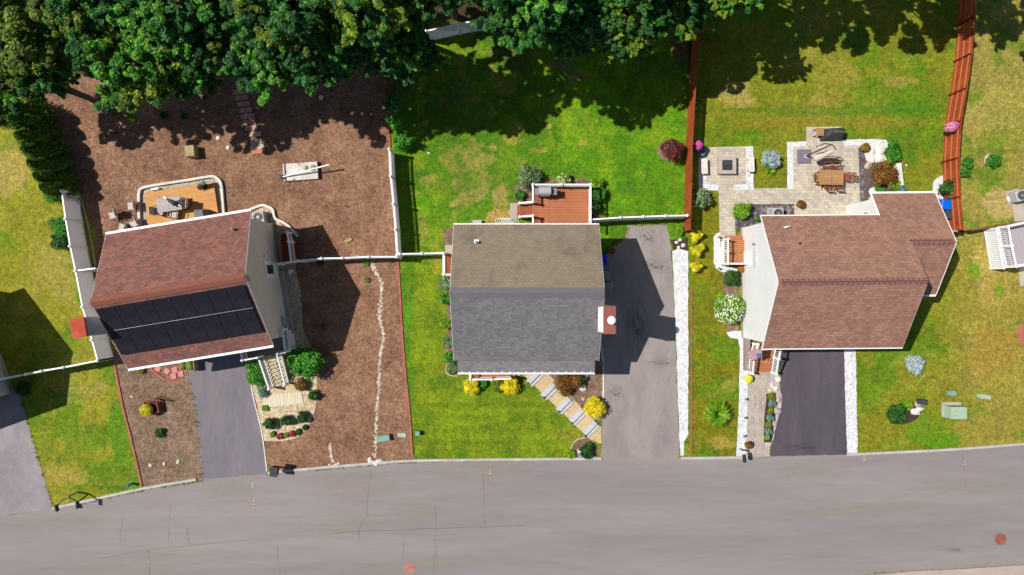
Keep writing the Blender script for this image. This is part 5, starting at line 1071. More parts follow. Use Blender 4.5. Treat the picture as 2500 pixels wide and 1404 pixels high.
RK = [('pale flat stone in the mulch by the three white stones, leftmost', 367, 1136, .16), ('white stone in the front mulch, middle of three', 402, 1132, .14), ('white stone in the front mulch, rightmost of three', 435, 1127, .17), ('small white stone near the brick edging', 322, 968, .12),
 ('pale stone at the top of the mulch yard below the tree', 331, 230, .18), ('small white stone left of the paver steps', 557, 361, .16), ('pale stone right of the paver steps in the shade', 785, 239, .18), ('flat pale stone above the wooden box', 533, 337, .15), ('white ball-like stone on the middle lawn', 1047, 374, .10),
 ('largest white rock where the creek meets the kerb, left', 905, 1122, .26), ('white rock where the creek meets the kerb, second', 912, 1129, .16), ('white rock where the creek meets the kerb, centre', 918, 1130, .20), ('white rock where the creek meets the kerb, right of centre', 925, 1126, .19), ('white rock where the creek meets the kerb, rightmost', 930, 1125, .15),
 ('small tan rock at the short stone line, leftmost', 805, 1135, .13), ('small white rock at the short stone line, middle', 813, 1138, .15), ('small white rock at the short stone line, right', 820, 1134, .13), ('small white rock at the short stone line, far right', 826, 1132, .11),
 ('white boulder behind the patio corner, upper left', 2122, 372, .42), ('white boulder behind the patio corner, upper right', 2146, 366, .40), ('white boulder behind the patio, middle left', 2124, 388, .36), ('large pale boulder behind the patio, middle right', 2146, 386, .48), ('tan boulder between the patio and the maple shrub', 2118, 405, .30), ('grey-white rounded boulder near the rear wing wall', 2131, 470, .36), ('tan boulder below the rounded boulder', 2128, 488, .26),
 ('pale ledge rock at the head of the right driveway, left', 1884, 940, .22), ('pale ledge rock at the head of the right driveway, centre', 1892, 948, .30), ('tan ledge rock below the right porch', 1880, 952, .22), ('long pale ledge rock along the right driveway, upper', 1898, 925, .26), ('mauve ledge rock along the right driveway, middle', 1900, 975, .26), ('mauve ledge rock along the right driveway, lower', 1897, 1002, .30), ('mauve ledge rock by the lower sedum', 1890, 1034, .24),
 ('pale rock between the barberry and the driveway, upper', 1426, 918, .26), ('pale rock between the barberry and the driveway, lower', 1422, 946, .34), ('small tan rock beside the big golden bush', 1424, 974, .14),
 ('white rock at the top of the gravel strip, left', 1652, 592, .16), ('white rock at the top of the gravel strip, upper', 1660, 586, .14), ('white rock at the top of the gravel strip, right', 1668, 600, .16), ('white rock at the top of the gravel strip, lower', 1656, 604, .13),
 ('white rock with dark spots in the right lawn bed, left', 2232, 1006, .34), ('white rock in the right lawn bed, right', 2244, 998, .30), ('mauve rock in the right lawn bed, upper', 2240, 986, .26), ('small white stone by the strappy plant', 1891, 414, .09), ('pale rock at the right end of the stone bench', 2212, 404, .12), ('pale stone beside the right neighbour patio', 2462, 486, .2)]
for i, (lb, px, py, r) in enumerate(RK): rock(lb, W(px, py), r, m_stone2 if 'tan' in lb else (plain('mauve_stone', A(196, 176, 176), .85) if 'mauve' in lb and 'mauve_stone' not in bpy.data.materials else bpy.data.materials.get('mauve_stone') if 'mauve' in lb else m_stone), i+3, squash=.55)

# ------------------------------------------------------------------ garden steps, pads and boards of the mulch yard
m_pav = mottle('red_concrete_paver', A(218, 158, 142), A(196, 138, 124), 2, 12, fine=.15)
ST = [(586, 226), (591, 240), (596, 255), (601, 270), (606, 285), (610, 299), (615, 313)]; nm = ['first', 'second', 'third', 'fourth', 'fifth', 'sixth', 'seventh']
for i, (px, py) in enumerate(ST):
    t = thing('garden_step', nm[i]+' red paver step counted from the trees down', 'garden step', W(px, py), .08, 'paver steps in the mulch yard'); m = MB(); m.box((-.22, 0, .06), (.42, .36, .10)); m.box((.22, 0, .065), (.42, .36, .10)); m.build('pavers', m_pav, t); MB().bar((-.46, -.2, .05), (.46, -.2, .05), .05, .12).build('riser', m_soil, t)
for i, (px, py, mt, w_, lb) in enumerate([(623, 327, m_stone2, .9, 'tan rough stone step below the red steps'), (626, 345, m_stone2, .85, 'tan sandstone slab second from the bottom of the steps'), (630, 358, m_stone2, 1.0, 'tan sandstone slab above the lowest pink paver'), (629, 370, plain('pink_paver', A(206, 130, 112), .8), .8, 'lowest pink paver of the garden steps')]):
    o = MB().box((0, 0, .05), (w_*.9, .34, .1)).build('garden_step', mt, bevel=.02); o.location = W(px, py); o.rotation_euler = (0, 0, .1); tag(o, lb, 'garden step', 'stone steps in the mulch yard')
for i, (px, py, lb) in enumerate([(386, 900, 'loose red paver nearest the house, leftmost of five'), (408, 906, 'loose red paver, second from the left of five'), (427, 903, 'loose red paver, upper right of five'), (424, 918, 'loose red paver, lowest of five'), (442, 913, 'loose red paver, rightmost of five')]):
    o = MB().box((0, 0, .03), (.36, .36, .06)).build('loose_paver', plain('pink_red_paver', A(222, 142, 134), .8) if i == 0 else bpy.data.materials['pink_red_paver']); o.location = W(px, py); o.rotation_euler = (0, 0, .15-.6*(i < 2)); tag(o, lb, 'paver', 'loose red pavers')
o = MB().box((0, 0, .35), (.62, .74, .7), 0).build('wooden_box', m_oldwood, bevel=.02); o.location = W(474, 373); o.rotation_euler = (0, 0, .1); tag(o, 'weathered wooden box standing on the mulch', 'box')
o = MB().box((0, 0, .06), (.5, .2, .12)).build('timber_block', m_oldwood); o.location = W(851, 587); o.rotation_euler = (0, 0, .5); tag(o, 'small tan timber block lying on the mulch', 'timber')
# white platform with pole
pf = thing('white_platform', 'white painted wooden platform on the mulch with straw and dirt on top', 'platform', W(736, 420), .07); MB().box((0, 0, .14), (2.3, 1.15, .26)).build('top', mottle('chipped_white_paint', A(236, 234, 230), A(214, 206, 196), 2, 10, speck=A(170, 120, 70), speck_s=3, speck_t=.66, fine=.1), pf); MB().box((-1.02, 0, .29), (.07, 1.3, .05)).build('batten', m_black, pf); MB().box((1.16, 0, .15), (.05, 1.2, .3)).build('batten', m_gm, pf)
pl = thing('fallen_pole', 'white pole with dark foot leaning across the white platform', 'pole', (0, 0, 0)); a, b = W(690, 432, .35), W(804, 402, 1.1); MB().tube([a, b], .05, 8).build('shaft', m_white, pl); m = MB(); m.tube([a+Vector((-.25, -.15, -.15)), a], .05, 8); m.box(a, (.25, .25, .1)); m.build('foot', m_char, pl)
rock('tan stone on the white platform, left', W(744, 409, .3)+Vector((0, 0, 0)), .20, m_stone2, 91).location.z = .33; rock('tan stone on the white platform, right', W(762, 410, .3), .24, m_stone2, 92).location.z = .33

# ------------------------------------------------------------------ furniture
m_sling = plain('beige_sling_fabric', A(206, 196, 186), .8, var=.06); m_slat = bricks('grey_slat_table', A(214, 208, 206), A(198, 192, 190), A(120, 114, 112), 3, .09, .014, patch=.04); m_dkmet = plain('dark_bronze_metal', (.05, .035, .03, 1), .5)
def sling_chair(label, px, py, rz, base=0.0, swivel=False, group=None):
    t = thing('patio_chair', label, 'chair', W(px, py, base+.4).xy.to_3d()+Vector((0, 0, base)), rz, group)
    s = MB(); s.box((0, 0, .43), (.52, .52, .03)); s.build('seat', m_sling, t); s = MB(); s.box((0, .31, .72), (.52, .04, .60), rx=-.22); s.build('backrest', m_sling, t)
    for sx in (-1, 1):
        a = MB(); a.bar((sx*.30, -.22, .64), (sx*.30, .28, .66), .05, .03); a.build('armrest', m_dkmet, t)
        if not swivel:
            for sy in (-1, 1): MB().tube([(sx*.30, sy*.25, 0), (sx*.29, sy*.22, .64 if sy < 0 else .66)], .018, 6).build('leg', m_dkmet, t)
    if swivel: r_ = MB(); r_.ring((0, 0, .02), .30, .016); r_.tube([(0, 0, .02), (0, 0, .42)], .03); [r_.bar((0, 0, .02), (.3*math.cos(a_), .3*math.sin(a_), .02), .025, .02) for a_ in (0, 1.57, 3.14, 4.71)]; r_.build('swivel_base', m_dkmet, t)
    return t
gr = 'beige sling chairs on the mulch beside the tan deck'
sling_chair('beige sling chair nearest the deck edging, facing left', 322, 503, math.radians(-85), group=gr); sling_chair('beige sling chair furthest from the deck', 277, 525, math.radians(-70), group=gr); sling_chair('beige sling chair half under the left roof gutter, left', 300, 557, math.radians(-105), group=gr); sling_chair('beige sling chair by the gutter, right', 328, 546, math.radians(-60), group=gr)
dt = thing('patio_table', 'light grey slatted table on the tan deck', 'table', W(415, 499, .9).xy.to_3d()+Vector((0, 0, .32)), .14); MB().box((0, 0, .71), (1.62, .95, .04)).build('tabletop', m_slat, dt); [MB().box((sx*.72, sy*.38, .35), (.05, .05, .70)).build('leg', m_dkmet, dt) for sx in (-1, 1) for sy in (-1, 1)]
sling_chair('beige swivel chair at the left end of the slatted table', 388, 515, math.radians(95), .32, True, 'swivel chairs on the tan deck'); sling_chair('beige swivel chair at the right end of the slatted table', 450, 498, math.radians(-95), .32, True, 'swivel chairs on the tan deck'); sling_chair('beige swivel chair in front of the slatted table', 425, 523, math.radians(170), .32, True, 'swivel chairs on the tan deck')
um = thing('folded_umbrella', 'dark folded umbrella lying across the slatted table', 'umbrella', W(425, 495, 1.05).xy.to_3d()+Vector((0, 0, 1.06)), -.25); MB().tube([(-.55, .14, .06), (-.3, .07, .1), (.1, -.05, .12), (.32, -.05, .05)], [.03, .10, .17, .05], 8).build('canopy', m_char, um); MB().tube([(-.75, .2, .04), (.45, -.1, .04)], .02, 6).build('pole', m_steel, um)
o = MB().box((0, 0, .02), (.55, .42, .04), taper=.8).build('dark_cushion', m_char, bevel=.01); o.location = (W(418, 502, 1.05).x, W(418, 502, 1.05).y, 1.05); o.rotation_euler = (0, 0, .5); o.location = (W(437, 496, 1.05).x, W(437, 496, 1.05).y, 1.05); tag(o, 'dark cushion lying on the slatted table', 'cushion')
fpit = thing('fire_column', 'black cylindrical chimenea leaning at the upper right of the tan deck', 'patio heater', W(494, 453, .6).xy.to_3d()+Vector((0, 0, .32))); m = MB(); m.tube([(-.22, -.12, .18), (.24, .14, .62)], [.19, .15], 14); m.build('body', m_dkmet, fpit, True); m = MB(); m.box((0, 0, .04), (.35, .3, .08)); m.build('base', m_black, fpit); MB().tube([(.2, .12, .58), (.27, .16, .66)], [.17, .12], 14).build('lid', m_green, fpit)
gc = thing('covered_grill', 'grey covered grill at the tan deck corner by the roof gutter', 'grill', W(492, 528, .9).xy.to_3d()+Vector((0, 0, .32)), .16); MB().box((0, 0, .5), (.75, .95, .95), taper=.82).build('cover', plain('grey_grill_cover', A(120, 122, 130), .7, var=.2), gc, bevel=.04); MB().box((0, 0, .05), (.6, .8, .1)).build('base', m_black, gc)
o = MB().box((0, 0, .15), (.5, .12, .3)).build('white_step_box', m_white); o.location = W(378, 461, .3); o.location.z = 0.02; o.rotation_euler = (0, 0, .14); tag(o, 'small white board at the upper edge of the tan deck', 'board')
# grill on the middle deck
gl = thing('gas_grill', 'silver gas grill with open side shelves on the red-brown deck', 'grill', W(1330, 467, 2.0).xy.to_3d()+Vector((0, 0, 1.0)))
MB().box((0, 0, .45), (.8, .5, .8)).build('cabinet', m_char, gl); m = MB(); m.tube([(-.40, .02, .95), (.40, .02, .95)], [.27, .27], 16); m.build('lid', m_lg, gl); MB().box((-.62, 0, .88), (.42, .45, .04)).build('side_shelf', m_gm, gl); MB().box((.60, 0, .88), (.38, .45, .04)).build('side_shelf', m_gm, gl); MB().tube([(-.3, -.3, .95), (.3, -.3, .95)], .018, 6).build('handle', m_steel, gl); m = MB(); [m.lathe([(.03, 0), (.03, .04)], 8, (x_, -.28, .84)) for x_ in (-.25, -.08, .08, .25)]; m.build('knobs', m_white, gl)
# right patio: fire pit, benches, umbrella, dining set, grill
f = thing('fire_pit', 'square grey stone fire pit with black pan on the small patio', 'fire pit', W(1775, 404, .3).xy.to_3d()); m = MB(); m.box((0, .46, .22), (1.18, .24, .44)); m.box((0, -.46, .22), (1.18, .24, .44)); m.box((.47, 0, .22), (.24, .68, .44)); m.box((-.47, 0, .22), (.24, .68, .44)); m.build('surround', mottle('grey_cast_stone', A(202, 190, 184), A(188, 176, 170), 2, 10, fine=.08), f, bevel=.015); MB().box((0, 0, .33), (.68, .68, .06)).build('fire_pan', m_char, f); m = MB(); [m.lathe([(.05, 0), (.04, .04)], 7, (x_*.11, y_*.11, .36)) for x_ in (-2, -1, 0, 1, 2) for y_ in (-2, -1, 0)]; m.build('lava_stones', m_dkmet, f)
for px, py, lb in ((1720, 406, 'pale stone bench left of the fire pit'), (1834, 401, 'pale stone bench right of the fire pit')):
    b = thing('stone_bench', lb, 'bench', W(px, py, .4).xy.to_3d(), .04, 'stone benches at the fire pit'); MB().box((0, 0, .40), (.42, 1.02, .10)).build('seat', m_stone, b, bevel=.012); [MB().box((0, s_*.36, .175), (.32, .14, .35)).build('leg', m_gm, b) for s_ in (-1, 1)]
o = MB(); o.lathe([(.22, 0), (.30, .34), (.31, .4), (.24, .4)], 16); o = o.build('grey_planter', m_gpot, smooth=True); o.location = W(1711, 372, .2).xy.to_3d(); tag(o, 'empty grey round planter below the pink flowers', 'planter')
cv = thing('covered_grill', 'black covered grill on the patio extension of the right yard', 'grill', W(2035, 325, .6).xy.to_3d(), .03); m = MB(); pr_ = [(-.68, -.42), (.55, -.40), (.74, -.1), (.72, .28), (.5, .40), (-.66, .36)]; lo = pr_; hi = [(x_*.86, y_*.72) for x_, y_ in pr_]; hj = [(x_*.55, y_*.34) for x_, y_ in pr_]
vs = [(x_, y_, .02) for x_, y_ in lo]+[(x_, y_, .9+.05*math.sin(i*2.3)) for i, (x_, y_) in enumerate(hi)]+[(x_, y_, 1.15) for x_, y_ in hj]; n6 = 6; fs = [(i, (i+1) % 6, 6+(i+1) % 6, 6+i) for i in range(6)]+[(6+i, 6+(i+1) % 6, 12+(i+1) % 6, 12+i) for i in range(6)]+[tuple(range(12, 18))]; m.add(vs, fs); m.build('cover', plain('black_grill_cover', (.05, .05, .058, 1), .55, var=.35, s=4), cv); MB().bar((-.5, .1, 1.12), (.45, -.08, 1.17), .03, .03).build('seam', m_gm, cv)
st_ = thing('side_table', 'small slatted wooden table left of the black covered grill', 'table', W(2003, 322, .5).xy.to_3d(), .0); MB().box((0, 0, .5), (.55, .52, .04)).build('tabletop', m_wood, st_); [MB().bar((sx*.32, sy*.22, 0), (sx*.18, sy*.2, .5), .05, .05).build('leg', m_redwood, st_) for sx in (-1, 1) for sy in (-1, 1)]
ub = thing('cantilever_umbrella', 'folded beige cantilever umbrella on a square grey base', 'umbrella', W(1962, 382, .05).xy.to_3d(), 0); m = MB(); m.box((0, 0, .08), (.92, .92, .12)); m.build('base', plain('mauve_grey_weight', A(134, 124, 136), .6, var=.05), ub, bevel=.03); MB().box((.12, -.02, .17), (.26, .26, .06)).build('plate', m_lg, ub)
m = MB(); m.tube([(.12, 0, .2), (.10, .0, 1.6), (.18, .05, 2.35)], .045, 8); m.tube([(.18, .05, 2.35), (.75, .28, 2.62), (1.15, .02, 2.3)], .035, 8); m.tube([(-.1, .22, 2.2), (.3, .35, 2.55), (.75, .28, 2.62)], .03, 8); m.tube([(.12, 0, 1.3), (.6, .2, 2.3)], .025, 6); m.build('frame', m_dkmet, ub)
m = MB(); m.tube([(1.15, .02, 2.3), (1.0, -.04, 1.9), (.72, -.16, 1.4), (.46, -.28, 1.0), (.34, -.33, .9)], [.05, .14, .22, .25, .16], 12); m.build('canopy', plain('cream_canopy_cloth', A(228, 208, 194), .8, var=.1, s=8), ub)
dn = thing('dining_table', 'long slatted teak dining table on the right patio', 'table', W(2030, 433, .75).xy.to_3d(), -.02); MB().box((0, 0, .73), (1.62, 1.0, .05)).build('tabletop', m_wood, dn); [MB().box((sx*.72, sy*.40, .35), (.08, .08, .70)).build('leg', m_redwood, dn) for sx in (-1, 1) for sy in (-1, 1)]; MB().lathe([(.07, .755), (.07, .775), (.03, .79)], 12).build('umbrella_ring', m_gm, dn)
def folding_chair(label, px, py, rz, mat, group):
    t = thing('folding_chair', label, 'chair', W(px, py, .45).xy.to_3d(), rz, group); s = MB(); [s.box((0, -.18+.09*i, .44), (.44, .07, .02)) for i in range(5)]; s.build('seat', mat, t); s = MB(); [s.box((-.17+.085*i, .27+.05, .72), (.06, .02, .42), rx=-.2) for i in range(5)]; s.bar((-.22, .40, .94), (.22, .40, .94), .03, .05); s.build('backrest', mat, t)
    for sx in (-1, 1): MB().bar((sx*.22, -.26, 0), (sx*.22, .40, .93), .03, .04).build('leg', mat, t); MB().bar((sx*.22, .26, 0), (sx*.22, -.22, .44), .03, .04).build('leg', mat, t); MB().bar((sx*.26, -.22, .64), (sx*.26, .28, .66), .06, .025).build('armrest', mat, t)
    return t
m_tk = plain('brown_teak', A(134, 82, 62), .7, var=.15); gp = 'folding chairs round the teak table'
folding_chair('dark folding chair above the teak table, left', 2016, 413, 0, m_tk, gp); folding_chair('dark folding chair above the teak table, right', 2039, 412, 0, m_tk, gp); folding_chair('dark folding chair below the teak table, left', 2020, 453, math.pi, m_tk, gp); folding_chair('dark folding chair below the teak table, right', 2044, 452, math.pi, m_tk, gp); folding_chair('light folding chair at the left end of the teak table', 1995, 434, math.pi/2, m_wood, gp); folding_chair('reddish folding chair at the right end of the teak table', 2067, 432, -math.pi/2, plain('reddish_teak', A(158, 92, 72), .7), gp)
bn = thing('white_bench', 'long narrow white stone bench behind the maple shrub', 'bench', W(2196, 426, .3).xy.to_3d(), .12); MB().box((0, 0, .36), (.34, 1.5, .10)).build('seat', m_stone, bn, bevel=.02); [MB().box((0, s_*.55, .155), (.26, .22, .31)).build('leg', m_stone, bn) for s_ in (-1, 1)]
# air conditioners
def condenser(label, px, py, s, rz):
    t = thing('air_conditioner', label, 'air conditioner', W(px, py, .8).xy.to_3d(), rz); MB().box((0, 0, .42), (s, s*.95, .78)).build('body', m_lg, t, bevel=.03); MB().lathe([(s*.40, .815), (s*.40, .825)], 24).build('fan_opening', m_black, t); g = MB(); [g.ring((0, 0, .84), s*.40*k_, .008) for k_ in (.35, .55, .75, .98)]; g.lathe([(s*.12, .835), (s*.12, .86)], 14); [g.bar((0, 0, .84), (s*.4*math.cos(a_), s*.4*math.sin(a_), .84), .012, .012) for a_ in np.linspace(0, 6.28, 9)]; g.build('fan_grille', m_gm, t); MB().box((0, 0, .02), (s+.2, s+.2, .05)).build('pad', m_conc, t)
condenser('round-fan air conditioner beside the upper corner of the left house', 630, 530, .78, .16); condenser('air conditioner on dark gravel behind the right house', 1900, 521, .74, 0); condenser('air conditioner at the right edge beside the neighbour patio', 2495, 477, .75, .25)
# bins
def bin_(label, px, py, mat, w=.6, d=.75, h=1.05, rz=0.0, lidm=None):
    t = thing('wheeled_bin', label, 'bin', W(px, py, h).xy.to_3d(), rz); MB().box((0, 0, h*.48), (w*.85, d*.85, h*.92), taper=1.14).build('body', mat, t, bevel=.02); l = MB(); l.box((0, 0, h-.02), (w, d, .06), taper=.9); l.build('lid', lidm or mat, t, bevel=.02); MB().bar((-w*.35, d*.5, h-.08), (w*.35, d*.5, h-.08), .04, .04).build('handle', m_black, t); [MB().tube([(sx*w*.42-.03, d*.36, .12), (sx*w*.42+.03, d*.36, .12)], .12, 12).build('wheel', m_black, t) for sx in (-1, 1)]
bin_('deep blue recycling bin beside the middle house on the driveway', 1475, 634, m_blue2, .42, .78, 1.0); bin_('dark grey bin beside the middle house on the driveway', 1478, 671, m_gm, .6, .6, 1.0, -.2); bin_('charcoal bin beside the middle house below the grey bin', 1484, 699, m_char, .55, .6, 1.0, -.15, m_gm)
bin_('bright blue recycling bin between the wing and the orange fence', 2312, 499, m_blue, .66, .7, 1.1, -.1); bin_('dark bin below the blue bin at the rear wing', 2318, 523, m_char, .5, .6, .9, -.1)
# mailboxes
def mailbox(label, px, py, rz, body=m_black, post=m_white, arm=.35):
    t = thing('mailbox', label, 'mailbox', W(px, py, 1.1).xy.to_3d(), rz); MB().box((0, 0, .55), (.10, .10, 1.1)).build('post', post, t); m = MB(); m.bar((0, .05, 1.08), (0, -arm-.2, 1.08), .06, .05); m.build('arm', post, t); b = MB(); pr = [(.10*math.cos(a_), .10*math.sin(a_)+.12) for a_ in np.linspace(0, math.pi, 7)]+[(-.10, 0), (.10, 0)]
    n = len(pr); vs = [(x_, -arm+.24, 1.11+z) for x_, z in pr]+[(x_, -arm-.26, 1.11+z) for x_, z in pr]; b.add(vs, [tuple(range(n)), tuple(range(2*n-1, n-1, -1))]+[(i, n+i, n+(i+1) % n, (i+1) % n) for i in range(n)]); b.build('box', body, t); MB().box((.11, -arm, 1.25), (.01, .04, .16)).build('flag', m_redfl_ := bpy.data.materials['red_petal'], t)
mailbox('white-posted dark mailbox at the kerb by the right walkway', 1815, 1105, .1)
tm = thing('mailbox_stand', 'forked black stand with two mailboxes at the left driveway kerb', 'mailbox', W(165, 1213, 1.1).xy.to_3d(), .0); m = MB(); m.box((0, 0, .55), (.1, .1, 1.1)); m.build('post', m_stone2, tm); m = MB(); m.bar((0, 0, 1.06), (-.72, -.56, 1.06), .07, .07); m.bar((0, 0, 1.07), (.72, -.36, 1.07), .07, .07); m.build('arm', m_black, tm)
for sx, yy, rz in ((-.66, -.72, .25), (.72, -.52, .1)):
    b = MB(); b.box((sx, yy, 1.18), (.17, .42, .14), rz); b.tube([(sx-.21*math.sin(-rz), yy-.21, 1.25), (sx+.21*math.sin(-rz), yy+.21, 1.25)], .085, 10); b.build('mailbox_body', m_black, tm)
mb = thing('mailbox_post', 'brown wooden mailbox post with slanted panel at the left driveway', 'mailbox', W(683, 1140, 0), -.12); MB().box((0, 0, .6), (.12, .12, 1.2)).build('post', m_tk, mb); MB().box((0, -.02, .95), (.42, .60, .42), rx=.25).build('box', plain('dark_brown_paint', A(84, 62, 56), .6), mb, bevel=.03); MB().box((0, -.02, 1.2), (.5, .7, .05), rx=.25).build('roof', m_char, mb)
ls_ = thing('lamp_stone', 'grey post lantern beside the plants at the walkway foot', 'lantern', W(1414, 1104), .3); MB().box((0, 0, .25), (.22, .5, .5), taper=.8).build('plinth', m_stone, ls_); MB().lathe([(.08, .5), (.12, .55), (.12, .75), (.03, .85)], 8).build('lantern_head', m_gm, ls_)
# utility boxes and covers
def ubox(label, px, py, sx, sy, h, mat, rz=0.0, cat='utility box', name='utility_box', pad=None):
    t = thing(name, label, cat, W(px, py, h*.5).xy.to_3d(), rz); MB().box((0, 0, h/2), (sx, sy, h), taper=.93).build('body', mat, t, bevel=.02); MB().box((0, 0, h+.01), (sx*.95, sy*.95, .03)).build('lid', mat, t)
    if pad: MB().box((pad[0], pad[1], .03), (sx+.15, sy+.15, .06)).build('pad', m_conc, t)
ubox('green low utility box in the mulch near the creek', 937, 1069, .85, .42, .35, m_green, .15); ubox('pale green buried valve lid in the mulch at the right', 981, 1062, .6, .28, .05, m_green2, -.05, 'valve cover', 'valve_cover')
ubox('small teal utility lid on the middle lawn left edge', 1020, 1057, .3, .3, .4, m_green); ubox('turquoise utility lid on the lower right lawn', 2324, 960, .55, .32, .1, m_green, 0, 'valve cover', 'valve_cover'); ubox('pale utility pedestal on the lower right lawn', 2402, 968, .75, .3, .3, m_green2, -.15); ubox('large pale green transformer box on a concrete pad', 2332, 1006, 1.15, .85, .75, m_green2, 0, 'transformer', 'transformer_box', (-.05, .12))
ubox('dark box with white vent beside the right lawn bed rocks', 2250, 981, .6, .35, .35, m_char, -.1); ubox('small white junction box at the left house foundation', 709, 663, .25, .4, .12, m_white, -.4)
hy = thing('curb_stop', 'small teal hydrant marker at the left lawn by the kerb', 'hydrant marker', W(323, 1180)); m = MB(); m.lathe([(.14, 0), (.12, .05), (.09, .08), (.09, .45), (.12, .5), (.05, .62)], 12); m.build('body', plain('teal_paint', A(60, 190, 180), .5), hy); MB().lathe([(.07, .6), (.07, .66)], 8).build('cap', m_blue, hy)
for px, py, lb in ((1000, 1388, 'rusty pink manhole cover at the bottom middle of the road'), (2442, 1316, 'rust brown manhole cover on the right of the road')):
    t = thing('manhole_cover', lb, 'manhole cover', W(px, py)+Vector((0, 0, .008)), 0, 'manhole covers in the road'); MB().lathe([(.44, 0), (.44, .010)], 28).build('frame', m_gm, t); m = MB(); m.lathe([(.37, .0), (.37, .016)], 28); [m.ring((0, 0, .017), r_, .004, 20) for r_ in (.12, .22, .32)]; m.build('cover', mottle('rusted_iron', A(176, 116, 98) if px < 2000 else A(150, 86, 66), A(196, 136, 120) if px < 2000 else A(166, 100, 78), 3, 12, fine=.15), t)
# square planter with gold plant, cedar planters
sq = thing('square_planter', 'square wooden planter with a yellow-green plant in the front mulch', 'planter', W(372, 993, .3).xy.to_3d(), .18); m = MB(); [m.box(c_, d_) for c_, d_ in (((0, .42, .25), (.95, .06, .5)), ((0, -.42, .25), (.95, .06, .5)), ((.44, 0, .25), (.06, .78, .5)), ((-.44, 0, .25), (.06, .78, .5)))]; m.build('box', m_redwood, sq); MB().box((0, 0, .2), (.82, .78, .4)).build('soil', m_soil, sq)
rng = np.random.default_rng(5); p, nn = clump_points(rng, (-.22, -.12, .7), (.42, .42, .3), 1200, .5, .5); leaf_mesh('plant', p, nn, rng.uniform(.6, 1.3, 1200)*.055, g_gold2, sq, rng)
m = MB(); m.bar((.52, .55, .9), (.85, .35, .85), .05, .05); m.bar((.5, .6, 0), (.52, .55, .9), .05, .05); m.bar((.9, .3, 0), (.85, .35, .85), .05, .05); m.bar((.5, .48, .5), (.88, .28, .5), .05, .05); tr_ = m.build('plant_trellis', m_tk); tr_.location = sq.location; tr_.rotation_euler = (0, 0, .1); tag(tr_, 'small dark wooden frame beside the square planter', 'frame')
for px, lb in ((451, 'cedar planter box with green plants, left of two by the garage'), (469, 'cedar planter box with green plants, right of two by the garage')):
    t = thing('cedar_planter', lb, 'planter', W(px, 891, .5).xy.to_3d(), .1, 'cedar planters by the garage'); m = MB(); [m.box(c_, d_) for c_, d_ in (((0, .34, .35), (.40, .05, .7)), ((0, -.34, .35), (.40, .05, .7)), ((.19, 0, .35), (.05, .64, .7)), ((-.19, 0, .35), (.05, .64, .7)))]; m.build('box', m_oldwood, t); MB().box((0, 0, .3), (.33, .62, .6)).build('soil', m_soil, t); p, nn = clump_points(rng, (0, 0, .68), (.16, .28, .14), 260, .5, .4); leaf_mesh('plants', p, nn, rng.uniform(.6, 1.3, 260)*.05, g_lime, t, rng)
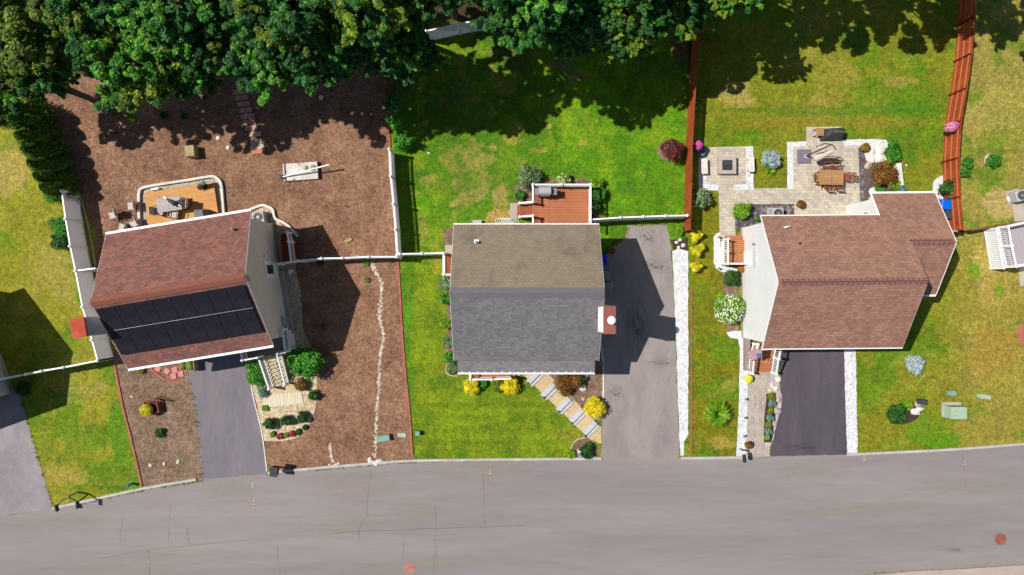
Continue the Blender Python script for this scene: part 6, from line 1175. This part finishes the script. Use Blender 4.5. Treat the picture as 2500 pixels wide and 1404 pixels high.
# flag on the right porch
fg = thing('flag_on_pole', 'striped red, white and blue flag on an angled pole over the porch', 'flag', W(1861, 872, 2.4).xy.to_3d()); zf_ = 2.9
c00, c10, c11, c01 = W(1858, 850, 3.1), W(1824, 858, 2.9), W(1833, 882, 2.3), W(1862, 872, 2.5); O = Vector(fg.location)
c_ = [q_-O for q_ in (c00, c10, c11, c01)]
NXF, NYF = 14, 13; st_m = [plain('flag_red', A(204, 84, 104), .7, var=.04), plain('flag_white', A(244, 240, 242), .7, var=.03), plain('flag_blue', A(96, 104, 150), .7, var=.04)]; m = MB()
def fp_(u, v): p = (c_[0].lerp(c_[1], u)).lerp(c_[3].lerp(c_[2], u), v); return p+Vector((0, 0, .04*math.sin(u*9+v*3)))
for i in range(NXF):
    for j in range(NYF):
        vs = [fp_(i/NXF, j/NYF), fp_((i+1)/NXF, j/NYF), fp_((i+1)/NXF, (j+1)/NYF), fp_(i/NXF, (j+1)/NYF)]; canton = i < 6 and j >= 6
        m.add(vs, [(0, 1, 2, 3)], 2 if canton else (0 if j % 2 == 0 else 1))
m.build('flag', st_m, fg); m = MB()
for i in range(6):
    for j in range(5):
        p = fp_((i+.5)/NXF*.98, (6.6+j*1.35)/NYF)+Vector((0, 0, .012)); s_ = .018
        m.add([p+Vector((s_*math.cos(a_)*(1 if k_ % 2 == 0 else .42), s_*math.sin(a_)*(1 if k_ % 2 == 0 else .42), 0)) for k_, a_ in enumerate(np.linspace(.314, 6.597, 11)[:10])], [tuple(range(10))])
m.build('stars', st_m[1], fg); MB().tube([c_[0]+Vector((-.02, .25, .25)), c_[3]+Vector((.05, -.28, -.35))], .016, 8).build('pole', m_white, fg)
# garden lights along the walkway and gravel
def stake(label, px, py, group):
    t = thing('path_light', label, 'garden light', W(px, py), 0, group); MB().tube([(0, 0, 0), (0, 0, .35)], .014, 6).build('stake', m_black, t); MB().lathe([(.05, .33), (.09, .36), (.02, .42)], 10).build('lamp_head', m_gm, t)
for (px, py), lb in zip([(1286, 934), (1324, 969), (1360, 1003), (1391, 1031), (1424, 1062)], ['topmost', 'second', 'third', 'fourth', 'lowest']): stake(lb+' small black path light along the middle walkway', px, py, 'path lights along the middle walkway')
for (px, py), lb in zip([(1817, 817), (1817, 865), (1817, 973), (1815, 1018), (1813, 1063)], ['topmost', 'second', 'third', 'fourth', 'lowest']): stake(lb+' small dark light on the white gravel beside the right walkway', px, py, 'path lights on the right gravel strip')
for (px, py), lb in zip([(1752, 580), (1752, 656)], ['upper', 'lower']): stake(lb+' small dark light on the gravel around the side porch', px, py, 'path lights by the side porch')
# garden hose and items behind the middle house
m = MB(); rr = random.Random(2); pts = []
for i in range(60): a_ = i*.9; pts.append(tuple(W(1238+ (i-30)*.75+9*math.cos(a_), 540+7*math.sin(a_)))[:2]+(.05+.02*rr.random(),))
m.tube(pts, .018, 5); tag(m.build('garden_hose', m_white), 'tangled white hose behind the middle house', 'hose'); ubox('low grey meter box behind the middle house', 1165, 543, .65, .3, .35, m_lg)
